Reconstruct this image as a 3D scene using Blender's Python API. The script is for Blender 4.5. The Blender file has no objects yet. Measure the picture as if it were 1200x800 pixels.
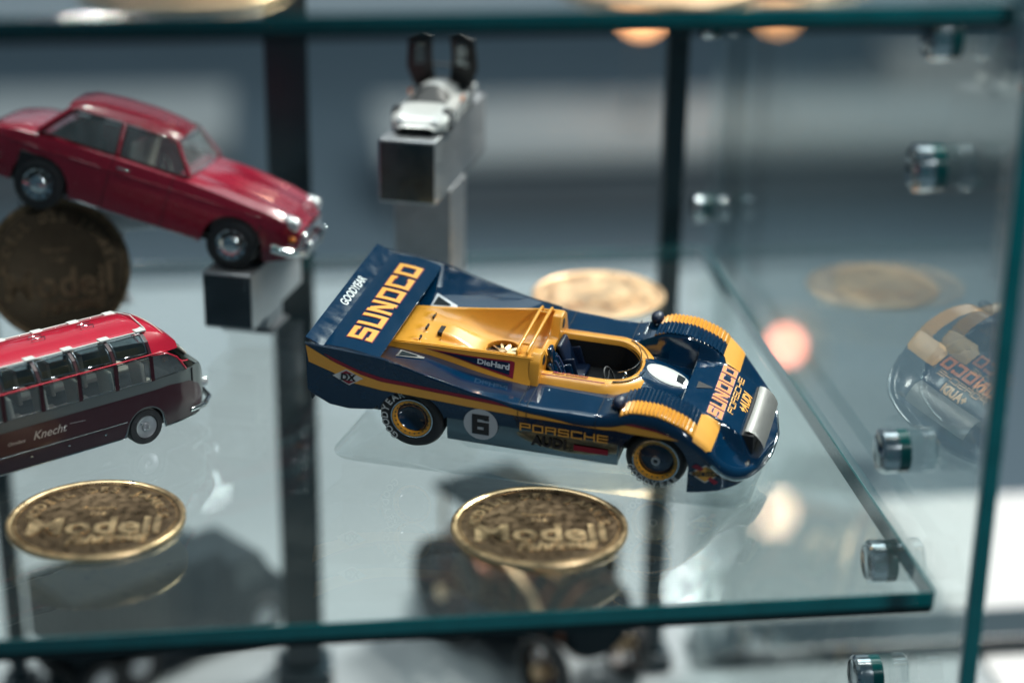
import bpy, bmesh, math, random
import numpy as np
from mathutils import Vector, Matrix
random.seed(4); R=math.radians; PI=math.pi
S=bpy.context.scene; C=S.collection
S.unit_settings.system='METRIC'; S.unit_settings.scale_length=0.01      # one unit is one centimetre
# ---------------------------------------------------------------- camera
FX=2267.4
cam=bpy.data.cameras.new('camera'); co=bpy.data.objects.new('camera',cam); C.objects.link(co)
p,y,r=0.372822,0.129408,0.0129961
f=Vector((math.sin(y)*math.cos(p),math.cos(y)*math.cos(p),-math.sin(p))); s=Vector((math.cos(y),-math.sin(y),0)); u=s.cross(f)
s2=s*math.cos(r)+u*math.sin(r); u2=-s*math.sin(r)+u*math.cos(r)
CP=Vector((-13.725,-34.506,19.815))
co.matrix_world=Matrix(((s2.x,u2.x,-f.x,CP.x),(s2.y,u2.y,-f.y,CP.y),(s2.z,u2.z,-f.z,CP.z),(0,0,0,1)))
cam.sensor_width=36; cam.lens=FX*36/1200; cam.clip_start=1; cam.clip_end=5000
cam.dof.use_dof=True; cam.dof.focus_distance=47.0; cam.dof.aperture_fstop=0.0545; cam.dof.aperture_blades=0
S.camera=co
# ---------------------------------------------------------------- world and lamps
w=bpy.data.worlds.new('World'); S.world=w; w.use_nodes=True
bg=w.node_tree.nodes['Background']; bg.inputs[0].default_value=(.32,.56,.74,1); bg.inputs[1].default_value=.06
def area(name,loc,target,sx,sy,rad,col):
    l=bpy.data.lights.new(name,'AREA'); l.shape='RECTANGLE'; l.size=sx; l.size_y=sy; l.energy=rad*PI*sx*sy; l.color=col
    o=bpy.data.objects.new(name,l); C.objects.link(o); o.location=loc
    o.rotation_euler=(Vector(target)-Vector(loc)).to_track_quat('-Z','Y').to_euler(); return o
area('hall_fill_high',(-60,640,345),(-60,0,165),900,150,.09,(.84,.94,1.0))  # added unseen area lamps, stacked to grade the reflection in the shelf
area('hall_fill_middle',(-60,640,228),(-60,0,100),900,76,.28,(.74,.89,1.0))
area('hall_fill_low',(-60,640,130),(-60,0,60),900,110,.18,(.78,.90,1.0))
area('hall_fill_warm',(-170,610,320),(-60,0,100),230,130,.08,(1.0,.88,.68))
area('hall_floor_fill',(30,250,420),(30,250,0),420,200,.9,(.80,.93,1.0))  # unseen lamp added overhead to brighten the hall floor
area('ceiling_panel',(-60,30,330),(-10,10,0),120,70,3.0,(.86,.95,1.0))
area('ceiling_panel_right',(130,130,200),(0,10,0),38,38,125,(1.0,.96,.90))
for k,(lx,ly,lz_) in enumerate(((60,40,250),(-120,90,260),(20,-40,280),(-40,150,240))):
    area('sparkle_spot',(lx,ly,lz_),(-10,10,0),5,5,900,(1.0,.97,.92))  # small hard lamps added for sparkle on paint and chrome
for k,(lx,lz_,ls) in enumerate(((134.3,311,5),(129.5,325,5.5),(137.5,325.5,4),(-37.5,269,4),(-39.5,275,4),(143,308,3.5),(163.8,295,9))):
    area('downlight',(lx,585,lz_),(-14,0,0),ls,ls,24,(.95,1.0,.97) if k<6 else (1.0,.62,.42))
def spot(name,loc,target,power,rad,ang,col):
    l=bpy.data.lights.new(name,'SPOT'); l.energy=power; l.shadow_soft_size=rad; l.spot_size=R(ang); l.spot_blend=.4; l.color=col
    o=bpy.data.objects.new(name,l); C.objects.link(o); o.location=loc
    o.rotation_euler=(Vector(target)-Vector(loc)).to_track_quat('-Z','Y').to_euler(); return o
spot('front_spot',(34,-46,52),(-2,5,0),66000,5,24,(.95,.97,1.0))
spot('showcase_spot',(32,44,62),(-5,14,0),90000,1.4,40,(1.0,.93,.84))
S.view_settings.view_transform='Standard'; S.view_settings.look='None'; S.view_settings.exposure=.85; S.view_settings.gamma=1
S.render.engine='CYCLES'
cy=S.cycles; cy.transparent_max_bounces=24; cy.max_bounces=10; cy.glossy_bounces=6; cy.transmission_bounces=8; cy.diffuse_bounces=3
cy.caustics_reflective=False; cy.caustics_refractive=False; cy.sample_clamp_indirect=6; cy.use_denoising=True
# ---------------------------------------------------------------- materials
def newmat(name):
    m=bpy.data.materials.new(name); m.use_nodes=True; nt=m.node_tree; return m,nt,nt.nodes['Principled BSDF']
def mat(name,col,rough=.4,metal=0,coat=0,var=.0,scale=8,bump=0,spec=.5,rvar=.0,trans=0,alpha=1):
    m,nt,b=newmat(name); N=nt.nodes; L=nt.links
    b.inputs['Base Color'].default_value=(*col,1); b.inputs['Roughness'].default_value=rough; b.inputs['Metallic'].default_value=metal
    b.inputs['Coat Weight'].default_value=coat; b.inputs['Coat Roughness'].default_value=.04; b.inputs['Specular IOR Level'].default_value=spec
    b.inputs['Transmission Weight'].default_value=trans; b.inputs['Alpha'].default_value=alpha
    tc=N.new('ShaderNodeTexCoord'); nz=N.new('ShaderNodeTexNoise'); nz.inputs['Scale'].default_value=scale; nz.inputs['Detail'].default_value=6
    L.new(tc.outputs['Object'],nz.inputs['Vector'])
    if var:
        mx=N.new('ShaderNodeMix'); mx.data_type='RGBA'; mx.inputs[6].default_value=(*[c*(1-var) for c in col],1); mx.inputs[7].default_value=(*[min(1,c*(1+var)) for c in col],1)
        L.new(nz.outputs['Fac'],mx.inputs[0]); L.new(mx.outputs[2],b.inputs['Base Color'])
    if rvar:
        mr=N.new('ShaderNodeMapRange'); mr.inputs[1].default_value=.3; mr.inputs[2].default_value=.7; mr.inputs[3].default_value=max(0,rough-rvar); mr.inputs[4].default_value=rough+rvar
        L.new(nz.outputs['Fac'],mr.inputs[0]); L.new(mr.outputs[0],b.inputs['Roughness'])
    if bump:
        bp=N.new('ShaderNodeBump'); bp.inputs['Strength'].default_value=bump; bp.inputs['Distance'].default_value=.05
        L.new(nz.outputs['Fac'],bp.inputs['Height']); L.new(bp.outputs[0],b.inputs['Normal'])
    return m
def glassmat(name,tint=(.93,.965,.96),f0=.045,gloss=(.95,1,1),rough=0,dust_sheen=.0,dcol=(.6,.65,.65)):
    m=bpy.data.materials.new(name); m.use_nodes=True; nt=m.node_tree; N=nt.nodes; L=nt.links; N.clear()
    out=N.new('ShaderNodeOutputMaterial'); tr=N.new('ShaderNodeBsdfTransparent'); gl=N.new('ShaderNodeBsdfGlossy'); mx=N.new('ShaderNodeMixShader')
    tr.inputs[0].default_value=(*tint,1); gl.inputs[0].default_value=(*gloss,1); gl.inputs['Roughness'].default_value=rough
    g=N.new('ShaderNodeNewGeometry'); dt=N.new('ShaderNodeVectorMath'); dt.operation='DOT_PRODUCT'; L.new(g.outputs['Incoming'],dt.inputs[0]); L.new(g.outputs['Normal'],dt.inputs[1])
    def M(op,a,b=None):
        n=N.new('ShaderNodeMath'); n.operation=op
        for i,v in ((0,a),(1,b)):
            if v is None: continue
            if isinstance(v,(int,float)): n.inputs[i].default_value=v
            else: L.new(v,n.inputs[i])
        return n.outputs[0]
    c=M('ABSOLUTE',dt.outputs['Value']); q=M('POWER',M('SUBTRACT',1,c),5); F=M('ADD',M('MULTIPLY',q,1-f0),f0)
    L.new(F,mx.inputs[0]); L.new(tr.outputs[0],mx.inputs[1]); L.new(gl.outputs[0],mx.inputs[2]); res=mx.outputs[0]
    if dust_sheen:
        tc=N.new('ShaderNodeTexCoord'); nz=N.new('ShaderNodeTexNoise'); nz.inputs['Scale'].default_value=.35; nz.inputs['Detail'].default_value=8; nz.inputs['Distortion'].default_value=1.2; L.new(tc.outputs['Object'],nz.inputs['Vector'])
        v=N.new('ShaderNodeTexVoronoi'); v.inputs['Scale'].default_value=3.5; L.new(tc.outputs['Object'],v.inputs['Vector'])
        sp=M('LESS_THAN',v.outputs['Distance'],.03)
        df=N.new('ShaderNodeBsdfDiffuse'); df.inputs[0].default_value=(*dcol,1); m2=N.new('ShaderNodeMixShader')
        fac=M('ADD',M('MULTIPLY',M('POWER',nz.outputs['Fac'],2),dust_sheen),M('MULTIPLY',sp,.25))
        L.new(fac,m2.inputs[0]); L.new(res,m2.inputs[1]); L.new(df.outputs[0],m2.inputs[2]); res=m2.outputs[0]
    L.new(res,out.inputs[0]); return m
M_={}
M_['navy']=mat('navy_paint',(.0006,.022,.060),.12,0,.8,.12,3,spec=.5,rvar=.05)
M_['navy2']=mat('navy_plastic',(.002,.012,.04),.45,0,0,.15,5)
M_['yellow']=mat('yellow_paint',(.76,.34,.035),.36,0,.5,.06,4,rvar=.05)
M_['yellow_ink']=mat('yellow_print',(.80,.38,.06),.42,0,.2,.05,6)
M_['orange_ink']=mat('orange_print',(.78,.20,.015),.5,spec=.25)
M_['red_ink']=mat('red_print',(.24,.012,.03),.42)
M_['white_ink']=mat('white_print',(.62,.64,.62),.5,var=.06)
M_['grey_ink']=mat('grey_print',(.50,.53,.55),.5)
M_['black_ink']=mat('black_print',(.012,.012,.014),.5)
M_['black']=mat('black_plastic',(.010,.012,.014),.5,var=.2)
M_['seam']=mat('panel_gap',(.002,.004,.008),.7)
M_['rubber']=mat('tyre_rubber',(.012,.014,.017),.55,var=.2,bump=.05,scale=20)
M_['chrome']=mat('chrome',(.75,.78,.80),.10,1,rvar=.05)
M_['steel']=mat('brushed_steel',(.50,.51,.53),.36,.8,var=.12,scale=3,rvar=.08)
M_['sill']=mat('polished_sill',(.32,.38,.40),.12,1,rvar=.05,scale=1.2)
M_['cooler']=mat('matt_silver',(.42,.43,.42),.45,.35,var=.05)
M_['silver']=mat('silver_paint',(.60,.61,.60),.22,.0,.6,.05)
M_['brass']=mat('old_brass',(.72,.52,.30),.34,1,var=.25,scale=3,rvar=.1)
M_['brass_dark']=mat('patinated_bronze',(.22,.15,.09),.34,.95,var=.4,scale=5,rvar=.1,bump=.1)
M_['brass_dim']=mat('dull_bronze',(.075,.055,.035),.5,.8,var=.3,scale=4,bump=.1)
M_['copper']=mat('bright_copper',(.95,.64,.40),.42,1,var=.15,scale=2,rvar=.1)
M_['maroon']=mat('maroon_paint',(.25,.005,.024),.25,0,1.0,.08,2,rvar=.05)
M_['bus_red']=mat('bus_red_paint',(.50,.010,.035),.25,0,.9,.08,2)
M_['bus_maroon']=mat('bus_maroon_paint',(.032,.002,.008),.3,0,.6,.1,2)
M_['bus_grey']=mat('bus_grey_paint',(.10,.12,.12),.35,0,.4,.08,2)
M_['ivory']=mat('ivory_plastic',(.55,.50,.42),.5,var=.1)
M_['edge']=mat('glass_edge_green',(.0,.11,.12),.12,0,.8,.35,1.3,rvar=.08,spec=.6)
M_['gasket']=mat('green_gasket',(.0,.06,.06),.15,0,.5,.3,2)
M_['edge_dark']=mat('glass_arris',(.0,.008,.010),.25)
M_['glass']=glassmat('clear_float_glass',(.955,.985,.98),.05,dust_sheen=.03)
M_['pane']=glassmat('side_float_glass',(.93,.97,.965),.05,dust_sheen=.035)
M_['acrylic']=glassmat('clear_acrylic',(.97,.985,.985),.045,dust_sheen=.01)
M_['window']=glassmat('model_window',(.78,.84,.86),.12,dust_sheen=.45,dcol=(.5,.58,.6))  # strong diffuse veil imitates pale reflections in the model windows
M_['roofglass']=glassmat('model_roof_window',(.42,.48,.50),.16)
M_['post']=mat('dark_post',(.012,.030,.040),.3,var=.2)
M_['amber']=mat('amber_lens',(.8,.22,.03),.2)
M_['lens']=mat('headlamp_lens',(.8,.82,.84),.08,.6)
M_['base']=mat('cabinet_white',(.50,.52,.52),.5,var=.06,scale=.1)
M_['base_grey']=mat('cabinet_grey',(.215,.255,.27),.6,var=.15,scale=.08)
M_['floor']=mat('hall_floor_grey',(.10,.15,.185),.45,var=.35,scale=.012)
M_['light_furn']=mat('pale_laminate',(.42,.48,.49),.5,var=.1,scale=.03)
M_['dark_furn']=mat('charcoal_laminate',(.11,.14,.16),.5,var=.3,scale=.03)
M_['slate']=mat('slate_paint',(.008,.015,.020),.75,.0,.0,.2,2,spec=.12)
M_['rust']=mat('rusty_brown',(.22,.075,.035),.6,.3,var=.5,scale=2)
M_['belt']=mat('belt_webbing',(.01,.03,.10),.8)
for _n,_c,_s in (('warm_globe',(1,.46,.20),4.0),('white_globe',(.9,1,.97),1.1)):
    M_[_n]=mat('glowing_'+_n,_c,.4); _b=M_[_n].node_tree.nodes['Principled BSDF']; _b.inputs['Emission Color'].default_value=(*_c,1); _b.inputs['Emission Strength'].default_value=_s
M_['bulb']=mat('glowing_bulb',(.9,.4,.3),.4); _b=M_['bulb'].node_tree.nodes['Principled BSDF']; _b.inputs['Emission Color'].default_value=(1,.30,.20,1); _b.inputs['Emission Strength'].default_value=8
# ---------------------------------------------------------------- mesh helpers
def tag(o,label=None,cat=None,group=None,kind=None):
    for k,v in (('label',label),('category',cat),('group',group),('kind',kind)):
        if v: o[k]=v
    return o
def root(name,loc=(0,0,0),rot=None,scale=1):
    o=bpy.data.objects.new(name,None); C.objects.link(o); o.empty_display_size=.5
    m=Matrix.Translation(loc)
    if rot is not None: m=m@rot.to_4x4()
    o.matrix_world=m@Matrix.Scale(scale,4); return o
def obj(name,bm,m,parent=None,smooth=False,mats=None):
    me=bpy.data.meshes.new(name)
    if isinstance(bm,bmesh.types.BMesh): bm.normal_update(); bm.to_mesh(me); bm.free()
    else: me.from_pydata([tuple(map(float,q)) for q in bm[0]],[],bm[1]); me.update()
    for k in (mats or [m]): me.materials.append(M_[k])
    if smooth:
        for pl in me.polygons: pl.use_smooth=True
        if smooth!=1:
            me.set_sharp_from_angle(angle=R(smooth))
    o=bpy.data.objects.new(name,me); C.objects.link(o)
    if parent: o.parent=parent
    return o
def B_(): return bmesh.new()
def box(bm,x0,x1,y0,y1,z0,z1,bev=0,seg=2):
    r_=bmesh.ops.create_cube(bm,size=1)['verts']
    bmesh.ops.scale(bm,vec=(x1-x0,y1-y0,z1-z0),verts=r_); bmesh.ops.translate(bm,vec=((x0+x1)/2,(y0+y1)/2,(z0+z1)/2),verts=r_)
    if bev:
        es=list({e for v in r_ for e in v.link_edges}); bmesh.ops.bevel(bm,geom=es,offset=bev,segments=seg,affect='EDGES',profile=.5)
    return bm
def lathe(bm,prof,axis='z',seg=48,c=(0,0,0),a0=0,a1=2*PI):
    # prof: list of (radius, height)
    full=abs(a1-a0-2*PI)<1e-6; n=seg if full else seg+1; rows=[]
    for (r_,h) in prof:
        row=[]
        for i in range(n):
            a=a0+(a1-a0)*i/seg; q=(r_*math.cos(a),r_*math.sin(a),h)
            if axis=='y': q=(q[0],q[2],q[1])
            if axis=='x': q=(q[2],q[0],q[1])
            row.append(bm.verts.new((q[0]+c[0],q[1]+c[1],q[2]+c[2])))
        rows.append(row)
    for A,B in zip(rows,rows[1:]):
        for i in range(n if full else n-1):
            j=(i+1)%n
            try: bm.faces.new((A[i],A[j],B[j],B[i]))
            except ValueError: pass
    return bm
def tube(bm,pts,rad,seg=8,closed=False):
    pts=[Vector(q) for q in pts]; n=len(pts); rows=[]
    for i,q in enumerate(pts):
        a=pts[(i-1)%n] if (closed or i>0) else q; b=pts[(i+1)%n] if (closed or i<n-1) else q
        t=(b-a).normalized(); up=Vector((0,0,1)) if abs(t.z)<.95 else Vector((1,0,0)); e1=t.cross(up).normalized(); e2=t.cross(e1)
        rr=rad[i] if isinstance(rad,(list,tuple)) else rad
        rows.append([bm.verts.new(q+e1*rr*math.cos(2*PI*k/seg)+e2*rr*math.sin(2*PI*k/seg)) for k in range(seg)])
    m=n if closed else n-1
    for i in range(m):
        A,B=rows[i],rows[(i+1)%n]
        for k in range(seg): bm.faces.new((A[k],A[(k+1)%seg],B[(k+1)%seg],B[k]))
    if not closed: bm.faces.new(rows[0][::-1]); bm.faces.new(rows[-1])
    return bm
def grid(bm,f,us,vs,skip=None,wrap=False):
    V=[[bm.verts.new(f(a,b)) for b in vs] for a in us]
    for i in range(len(us)-1):
        for j in range(len(vs)-1):
            if skip and skip((us[i]+us[i+1])/2,(vs[j]+vs[j+1])/2): continue
            try: bm.faces.new((V[i][j],V[i+1][j],V[i+1][j+1],V[i][j+1]))
            except ValueError: pass
    return V
def prism(bm,outline,d0,d1,axis='y',bev=0):
    # outline (a,b) extruded along axis
    def P(a,b,d): return {'y':(a,d,b),'z':(a,b,d),'x':(d,a,b)}[axis]
    A=[bm.verts.new(P(a,b,d0)) for a,b in outline]; B=[bm.verts.new(P(a,b,d1)) for a,b in outline]; n=len(outline)
    fs=[bm.faces.new(A[::-1]),bm.faces.new(B)]
    for i in range(n): fs.append(bm.faces.new((A[i],A[(i+1)%n],B[(i+1)%n],B[i])))
    if bev:
        es=list({e for f_ in fs for e in f_.edges}); bmesh.ops.bevel(bm,geom=es,offset=bev,segments=2,affect='EDGES',profile=.5)
    bmesh.ops.recalc_face_normals(bm,faces=bm.faces[:]); return bm
def refine(bm,L):
    bmesh.ops.triangulate(bm,faces=bm.faces[:])
    for _ in range(6):
        es=[e for e in bm.edges if e.calc_length()>L]
        if not es: break
        bmesh.ops.subdivide_edges(bm,edges=es,cuts=1); bmesh.ops.triangulate(bm,faces=[f_ for f_ in bm.faces if len(f_.verts)>3])
def warp(bm,fn):
    for v in bm.verts: v.co=fn(v.co.x,v.co.y)
def poly2(pts):
    bm=B_(); bm.faces.new([bm.verts.new((a,b,0)) for a,b in pts]); return bm
def font2(txt,size=1,off=0,shear=0,extr=0,sp=1,res=3):
    c=bpy.data.curves.new('t','FONT'); c.body=txt; c.size=size; c.offset=off; c.shear=shear; c.extrude=extr; c.align_x='CENTER'; c.align_y='CENTER'; c.space_character=sp; c.resolution_u=res
    o=bpy.data.objects.new('t',c); C.objects.link(o); bpy.context.view_layer.update()
    me=bpy.data.meshes.new_from_object(o.evaluated_get(bpy.context.evaluated_depsgraph_get()))
    bm=B_(); bm.from_mesh(me); bpy.data.objects.remove(o); bpy.data.meshes.remove(me); return bm
def stroke(bm,pts,t,closed=False):
    P=[Vector((a,b)) for a,b in pts]; n=len(P); L=[];Rr=[]
    for i in range(n):
        d0=(P[i]-P[i-1]).normalized() if (closed or i>0) else None; d1=(P[(i+1)%n]-P[i]).normalized() if (closed or i<n-1) else None
        d0=d0 or d1; d1=d1 or d0; n0=Vector((-d0.y,d0.x)); n1=Vector((-d1.y,d1.x)); m=(n0+n1); m=m/max(m.length_squared,.3)*2 if m.length>1e-4 else n0
        m=m*.5*t; L.append(bm.verts.new((P[i].x+m.x,P[i].y+m.y,0))); Rr.append(bm.verts.new((P[i].x-m.x,P[i].y-m.y,0)))
    for i in range(n if closed else n-1):
        j=(i+1)%n; bm.faces.new((L[i],Rr[i],Rr[j],L[j]))
def word(txt,cw,h,t,gap,grow=0,shear=0):
    # block letters drawn as strokes, centred on the origin; grow fattens them for an outline
    bm=B_(); a=t/2; n=len(txt); W=n*cw+(n-1)*gap; x=-W/2
    for ch in txt:
        l,r_,b,tp,md=x+a,x+cw-a,a-h/2,h/2-a,0; k=t+2*grow; g=grow; c_=.16*h
        ch_=ch.upper()
        def cor(pts): return pts
        if ch_=='S': stroke(bm,[(r_,tp-c_-g),(r_,tp),(l,tp),(l,md),(r_,md),(r_,b),(l,b),(l,b+c_+g)],k)
        elif ch_=='U': stroke(bm,[(l,h/2+g),(l,b),(r_,b),(r_,h/2+g)],k)
        elif ch_=='N':
            stroke(bm,[(l,-h/2-g),(l,h/2+g)],k); stroke(bm,[(r_,-h/2-g),(r_,h/2+g)],k); stroke(bm,[(l+k/2,tp),(r_-k/2,b)],k*1.1)
        elif ch_ in 'OD': stroke(bm,[(l,b),(r_,b),(r_,tp),(l,tp)],k,True)
        elif ch_=='C': stroke(bm,[(r_,tp-c_-g),(r_,tp),(l,tp),(l,b),(r_,b),(r_,b+c_+g)],k)
        elif ch_ in 'PR':
            stroke(bm,[(l,-h/2-g),(l,tp),(r_,tp),(r_,md),(l+k/2,md)],k)
            if ch_=='R': stroke(bm,[(r_-t*.3,md-k/2),(r_-t*.3,-h/2-g)],k)
        elif ch_=='H':
            stroke(bm,[(l,-h/2-g),(l,h/2+g)],k); stroke(bm,[(r_,-h/2-g),(r_,h/2+g)],k); stroke(bm,[(l+k/2,md),(r_-k/2,md)],k)
        elif ch_=='E': stroke(bm,[(r_+a+g,tp),(l,tp),(l,b),(r_+a+g,b)],k); stroke(bm,[(l+k/2,md),(r_+a+g,md)],k)
        elif ch_=='A': stroke(bm,[(l,-h/2-g),(l,tp),(r_,tp),(r_,-h/2-g)],k); stroke(bm,[(l+k/2,md),(r_-k/2,md)],k)
        elif ch_=='I': stroke(bm,[((l+r_)/2,-h/2-g),((l+r_)/2,h/2+g)],k)
        elif ch_=='6': stroke(bm,[(r_,tp-c_),(r_,tp),(l,tp),(l,b),(r_,b),(r_,md),(l+k/2,md)],k)
        x+=cw+gap
    for v in bm.verts: v.co.x+=shear*v.co.y
    return bm
def smooth_table(pts,lo,hi,sig=.1):
    xs=np.linspace(lo-1,hi+1,2000); ys=np.interp(xs,[q[0] for q in pts],[q[1] for q in pts]); dx=xs[1]-xs[0]
    k=np.exp(-.5*(np.arange(-200,201)*dx/sig)**2); k/=k.sum(); ys=np.convolve(np.pad(ys,200,'edge'),k,'valid')
    return lambda x: float(np.interp(x,xs,ys))
def sst(a,b,x):
    t=min(1,max(0,(x-a)/(b-a))); return t*t*(3-2*t)
def euler_ypr(yaw,pt,rl):
    return Matrix.Rotation(yaw,3,'Z')@Matrix.Rotation(pt,3,'Y')@Matrix.Rotation(rl,3,'X')
def copy_tree(o,parent=None):
    c=o.copy(); C.objects.link(c)
    if parent: c.parent=parent; c.matrix_parent_inverse=o.matrix_parent_inverse.copy()
    for ch in list(o.children): copy_tree(ch,c)
    return c
# ---------------------------------------------------------------- the hall seen out of focus behind the case
bm=B_(); box(bm,-900,900,-300,1500,-104,-100); tag(obj('floor',bm,'floor'),kind='structure')
def furn(name,x0,x1,y0,y1,z0,z1,mt,label,cat,top=None,rz=0):
    rt=root(name,((x0+x1)/2,(y0+y1)/2,z0),Matrix.Rotation(R(rz),3,'Z')); hx,hy,h=(x1-x0)/2,(y1-y0)/2,z1-z0
    bm=B_(); box(bm,-hx,hx,-hy,hy,0,h-4,1); obj('body',bm,mt,rt)
    bm=B_(); box(bm,-hx-2,hx+2,-hy-2,hy+2,h-4,h,.8); obj('top',bm,top or mt,rt)
    return tag(rt,label,cat)
furn('display_counter',10,330,335,372,-100,-84,'dark_furn','long low counter with pale top seen blurred behind the right glass panel','counter','light_furn')
furn('display_counter',-330,-24,350,385,-100,-84,'dark_furn','low counter with pale top seen blurred behind the left pillar of the case','counter','light_furn')
furn('display_plinth',118,160,372,400,-100,-86,'dark_furn','dark square plinth on the hall floor at the right edge of the picture','plinth')
bm=B_(); box(bm,126,150,378,392,-86,-77,.6); tag(obj('brochure_box',bm,'base'),'white box standing on the dark plinth at the upper right','box')
lp=root('glint_lamp',(53,196,-100)); bm=B_(); lathe(bm,[(0,0),(7,0),(7,1.2),(.8,1.6),(.8,24)],'z',24); obj('pole',bm,'dark_furn',lp,40)  # lamp added to imitate a bright glint beyond the shelf
bm=B_(); lathe(bm,[(.6,24),(4.6,24),(3.4,30),(.6,30)],'z',24); obj('shade',bm,'copper',lp,40)
bm=B_(); bmesh.ops.create_uvsphere(bm,u_segments=20,v_segments=12,radius=1.3,matrix=Matrix.Translation((-1.6,-4.0,28.5))); obj('bulb',bm,'bulb',lp,1)
tag(lp,'small lamp added for a pinkish glint, with copper shade and glowing bulb, blurred beyond the shelf','lamp')
def bokeh_lamp(x,y_,z0,z,r_,m,label):  # added lamps that make the orange blurs at the top edge
    lp=root('bokeh_lamp',(x,y_,z0)); bm=B_(); lathe(bm,[(0,0),(r_*.8,0),(r_*.8,.8),(.5,1.2),(.5,z-z0-r_*.8)],'z',20); obj('base',bm,'dark_furn',lp,40)
    bm=B_(); bmesh.ops.create_uvsphere(bm,u_segments=20,v_segments=12,radius=r_,matrix=Matrix.Translation((0,0,z-z0))); obj('globe',bm,m,lp,1); tag(lp,label,'lamp','globe lamps added for orange blurs')
bokeh_lamp(62.5,352,-84,-60.8,3.6,'warm_globe','added warm orange globe lamp blurred at the top edge, left of the thin upright')
bokeh_lamp(91,352,-84,-61.3,3.0,'warm_globe','added warm orange globe lamp further right at the top edge, half hidden by the shelf edge')
# cabinet base below the shelves
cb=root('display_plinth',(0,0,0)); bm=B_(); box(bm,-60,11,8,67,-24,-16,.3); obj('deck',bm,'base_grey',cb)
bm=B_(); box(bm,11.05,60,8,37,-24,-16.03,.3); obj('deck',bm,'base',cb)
tag(cb,'wide low plinth below the glass case, grey with a whiter right side','plinth')
bm=B_(); box(bm,.8,60,24.0,26.2,-16.0,-15.4,.1); tag(obj('cabinet_rail',bm,'post'),'dark rail lying across the white cabinet base at the lower right','rail')
# ---------------------------------------------------------------- glass case
def slab(name,x0,x1,y0,y1,z0,z1,facing,mg,label,cat,edge='edge'):
    rt=root(name,(x0,y0,z0)); X,Y,Z=x1-x0,y1-y0,z1-z0
    bm=B_(); r_=box(bm,0,X,0,Y,0,Z)
    ax=Vector(facing)
    bm.normal_update(); dele=[f_ for f_ in bm.faces if abs(f_.normal.dot(ax))<.5]
    bmesh.ops.delete(bm,geom=dele,context='FACES_ONLY'); obj('sheet',bm,mg,rt)
    return rt,X,Y,Z
def shelf(name,x0,x1,y0,y1,zt,th,label):
    rt,X,Y,Z=slab(name,x0,x1,y0,y1,zt-th,zt,(0,0,1),'glass',label,'glass shelf')
    e=.06
    for nm,a in (('front_edge',(e,X-e,-.012,.03)),('right_edge',(X-.03,X+.012,e,Y-e)),('back_edge',(e,X-e,Y-.03,Y+.012))):
        bm=B_(); box(bm,*a,.17 if nm=='front_edge' else .02,Z-.004,.008,2); obj(nm,bm,'edge',rt)
    bm=B_(); box(bm,e,X-e,-.010,.05,-.004,.165,.008); obj('arris',bm,'edge_dark',rt)
    return tag(rt,label,'glass shelf')
shelf('glass_shelf',-38,-.03,.42,23.6,0,.50,'clear glass shelf with green front edge under the navy race car and bus')
shelf('glass_shelf',-40,-.02,-.6,35,12.75,.46,'clear glass shelf across the very top of the picture with a dark green edge')
rt,X,Y,Z=slab('side_pane',.06,.48,-1.1,23.9,-15.9,34,(1,0,0),'pane','',''); 
bm=B_(); box(bm,.03,X-.03,-.012,.03,.05,Z,.01); obj('front_edge',bm,'edge',rt)
bm=B_(); box(bm,-.004,.028,-.006,.04,.05,Z,.004); obj('arris',bm,'steel',rt)
tag(rt,'tall clear glass side panel with dark green vertical edge at the right','glass pane')
def post(x0,x1,y0,y1,label):
    rt=root('case_post',((x0+x1)/2,(y0+y1)/2,-15.98)); hx,hy=(x1-x0)/2,(y1-y0)/2
    bm=B_(); box(bm,-hx,hx,-hy,hy,.6,70,.08); obj('upright',bm,'post',rt)
    bm=B_(); box(bm,-hx-.3,hx+.3,-hy-.3,hy+.3,0,.6,.08); obj('foot',bm,'post',rt)
    tag(rt,label,'post','dark uprights at the back of the glass case')
post(-13.85,-12.5,24.4,25.6,'broad dark upright behind the case, right of the red saloon')
post(-1.25,-.55,24.2,24.8,'thin dark upright at the right rear corner of the case')
post(-23.2,-22.6,24.6,25.2,'thin dark upright at the far left behind the case, mirrored below the bus')
# stud fittings on the side pane
def stud(y_,z_,label,R_=.5,L=.62):
    rt=root('glass_stud',(.05,y_,z_))
    bm=B_(); lathe(bm,[(0,-L),(R_*.86,-L),(R_,-L+.06),(R_,-.26)],'x',40); obj('cap',bm,'chrome',rt,35)
    bm=B_(); lathe(bm,[(R_*.80,-L-.012),(R_*.62,-L-.03),(0,-L-.03)],'x',40); obj('face',bm,'sill',rt,35)
    bm=B_(); lathe(bm,[(R_*.97,-.26),(R_*.97,0)],'x',40); obj('gasket',bm,'gasket',rt,35)
    bm=B_(); lathe(bm,[(0,.66),(R_*.86,.66),(R_,.60),(R_,.41)],'x',40); obj('outer_cap',bm,'acrylic',rt,35)
    return tag(rt,label,'fitting','round chrome studs bolted to the side pane')
stud(2.6,11.45,'round chrome stud at the very top right, cut by the upper shelf edge')
stud(2.8,8.65,'round chrome stud on the side pane, second from the top')
stud(3.3,1.98,'round chrome stud on the side pane just right of the navy race car')
stud(3.45,-.85,'added chrome stud in place of a mirrored one, just under the shelf near its right corner')  # reflection of the stud above, built as an extra object
stud(3.7,-4.0,'lowest round chrome stud on the side pane, below the shelf')
stud(23.2,1.4,'small round chrome stud near the back corner beside the thin upright',.42,.5)
stud(23.2,7.3,'round chrome stud near the back corner just under the upper shelf',.42,.5)
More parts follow.
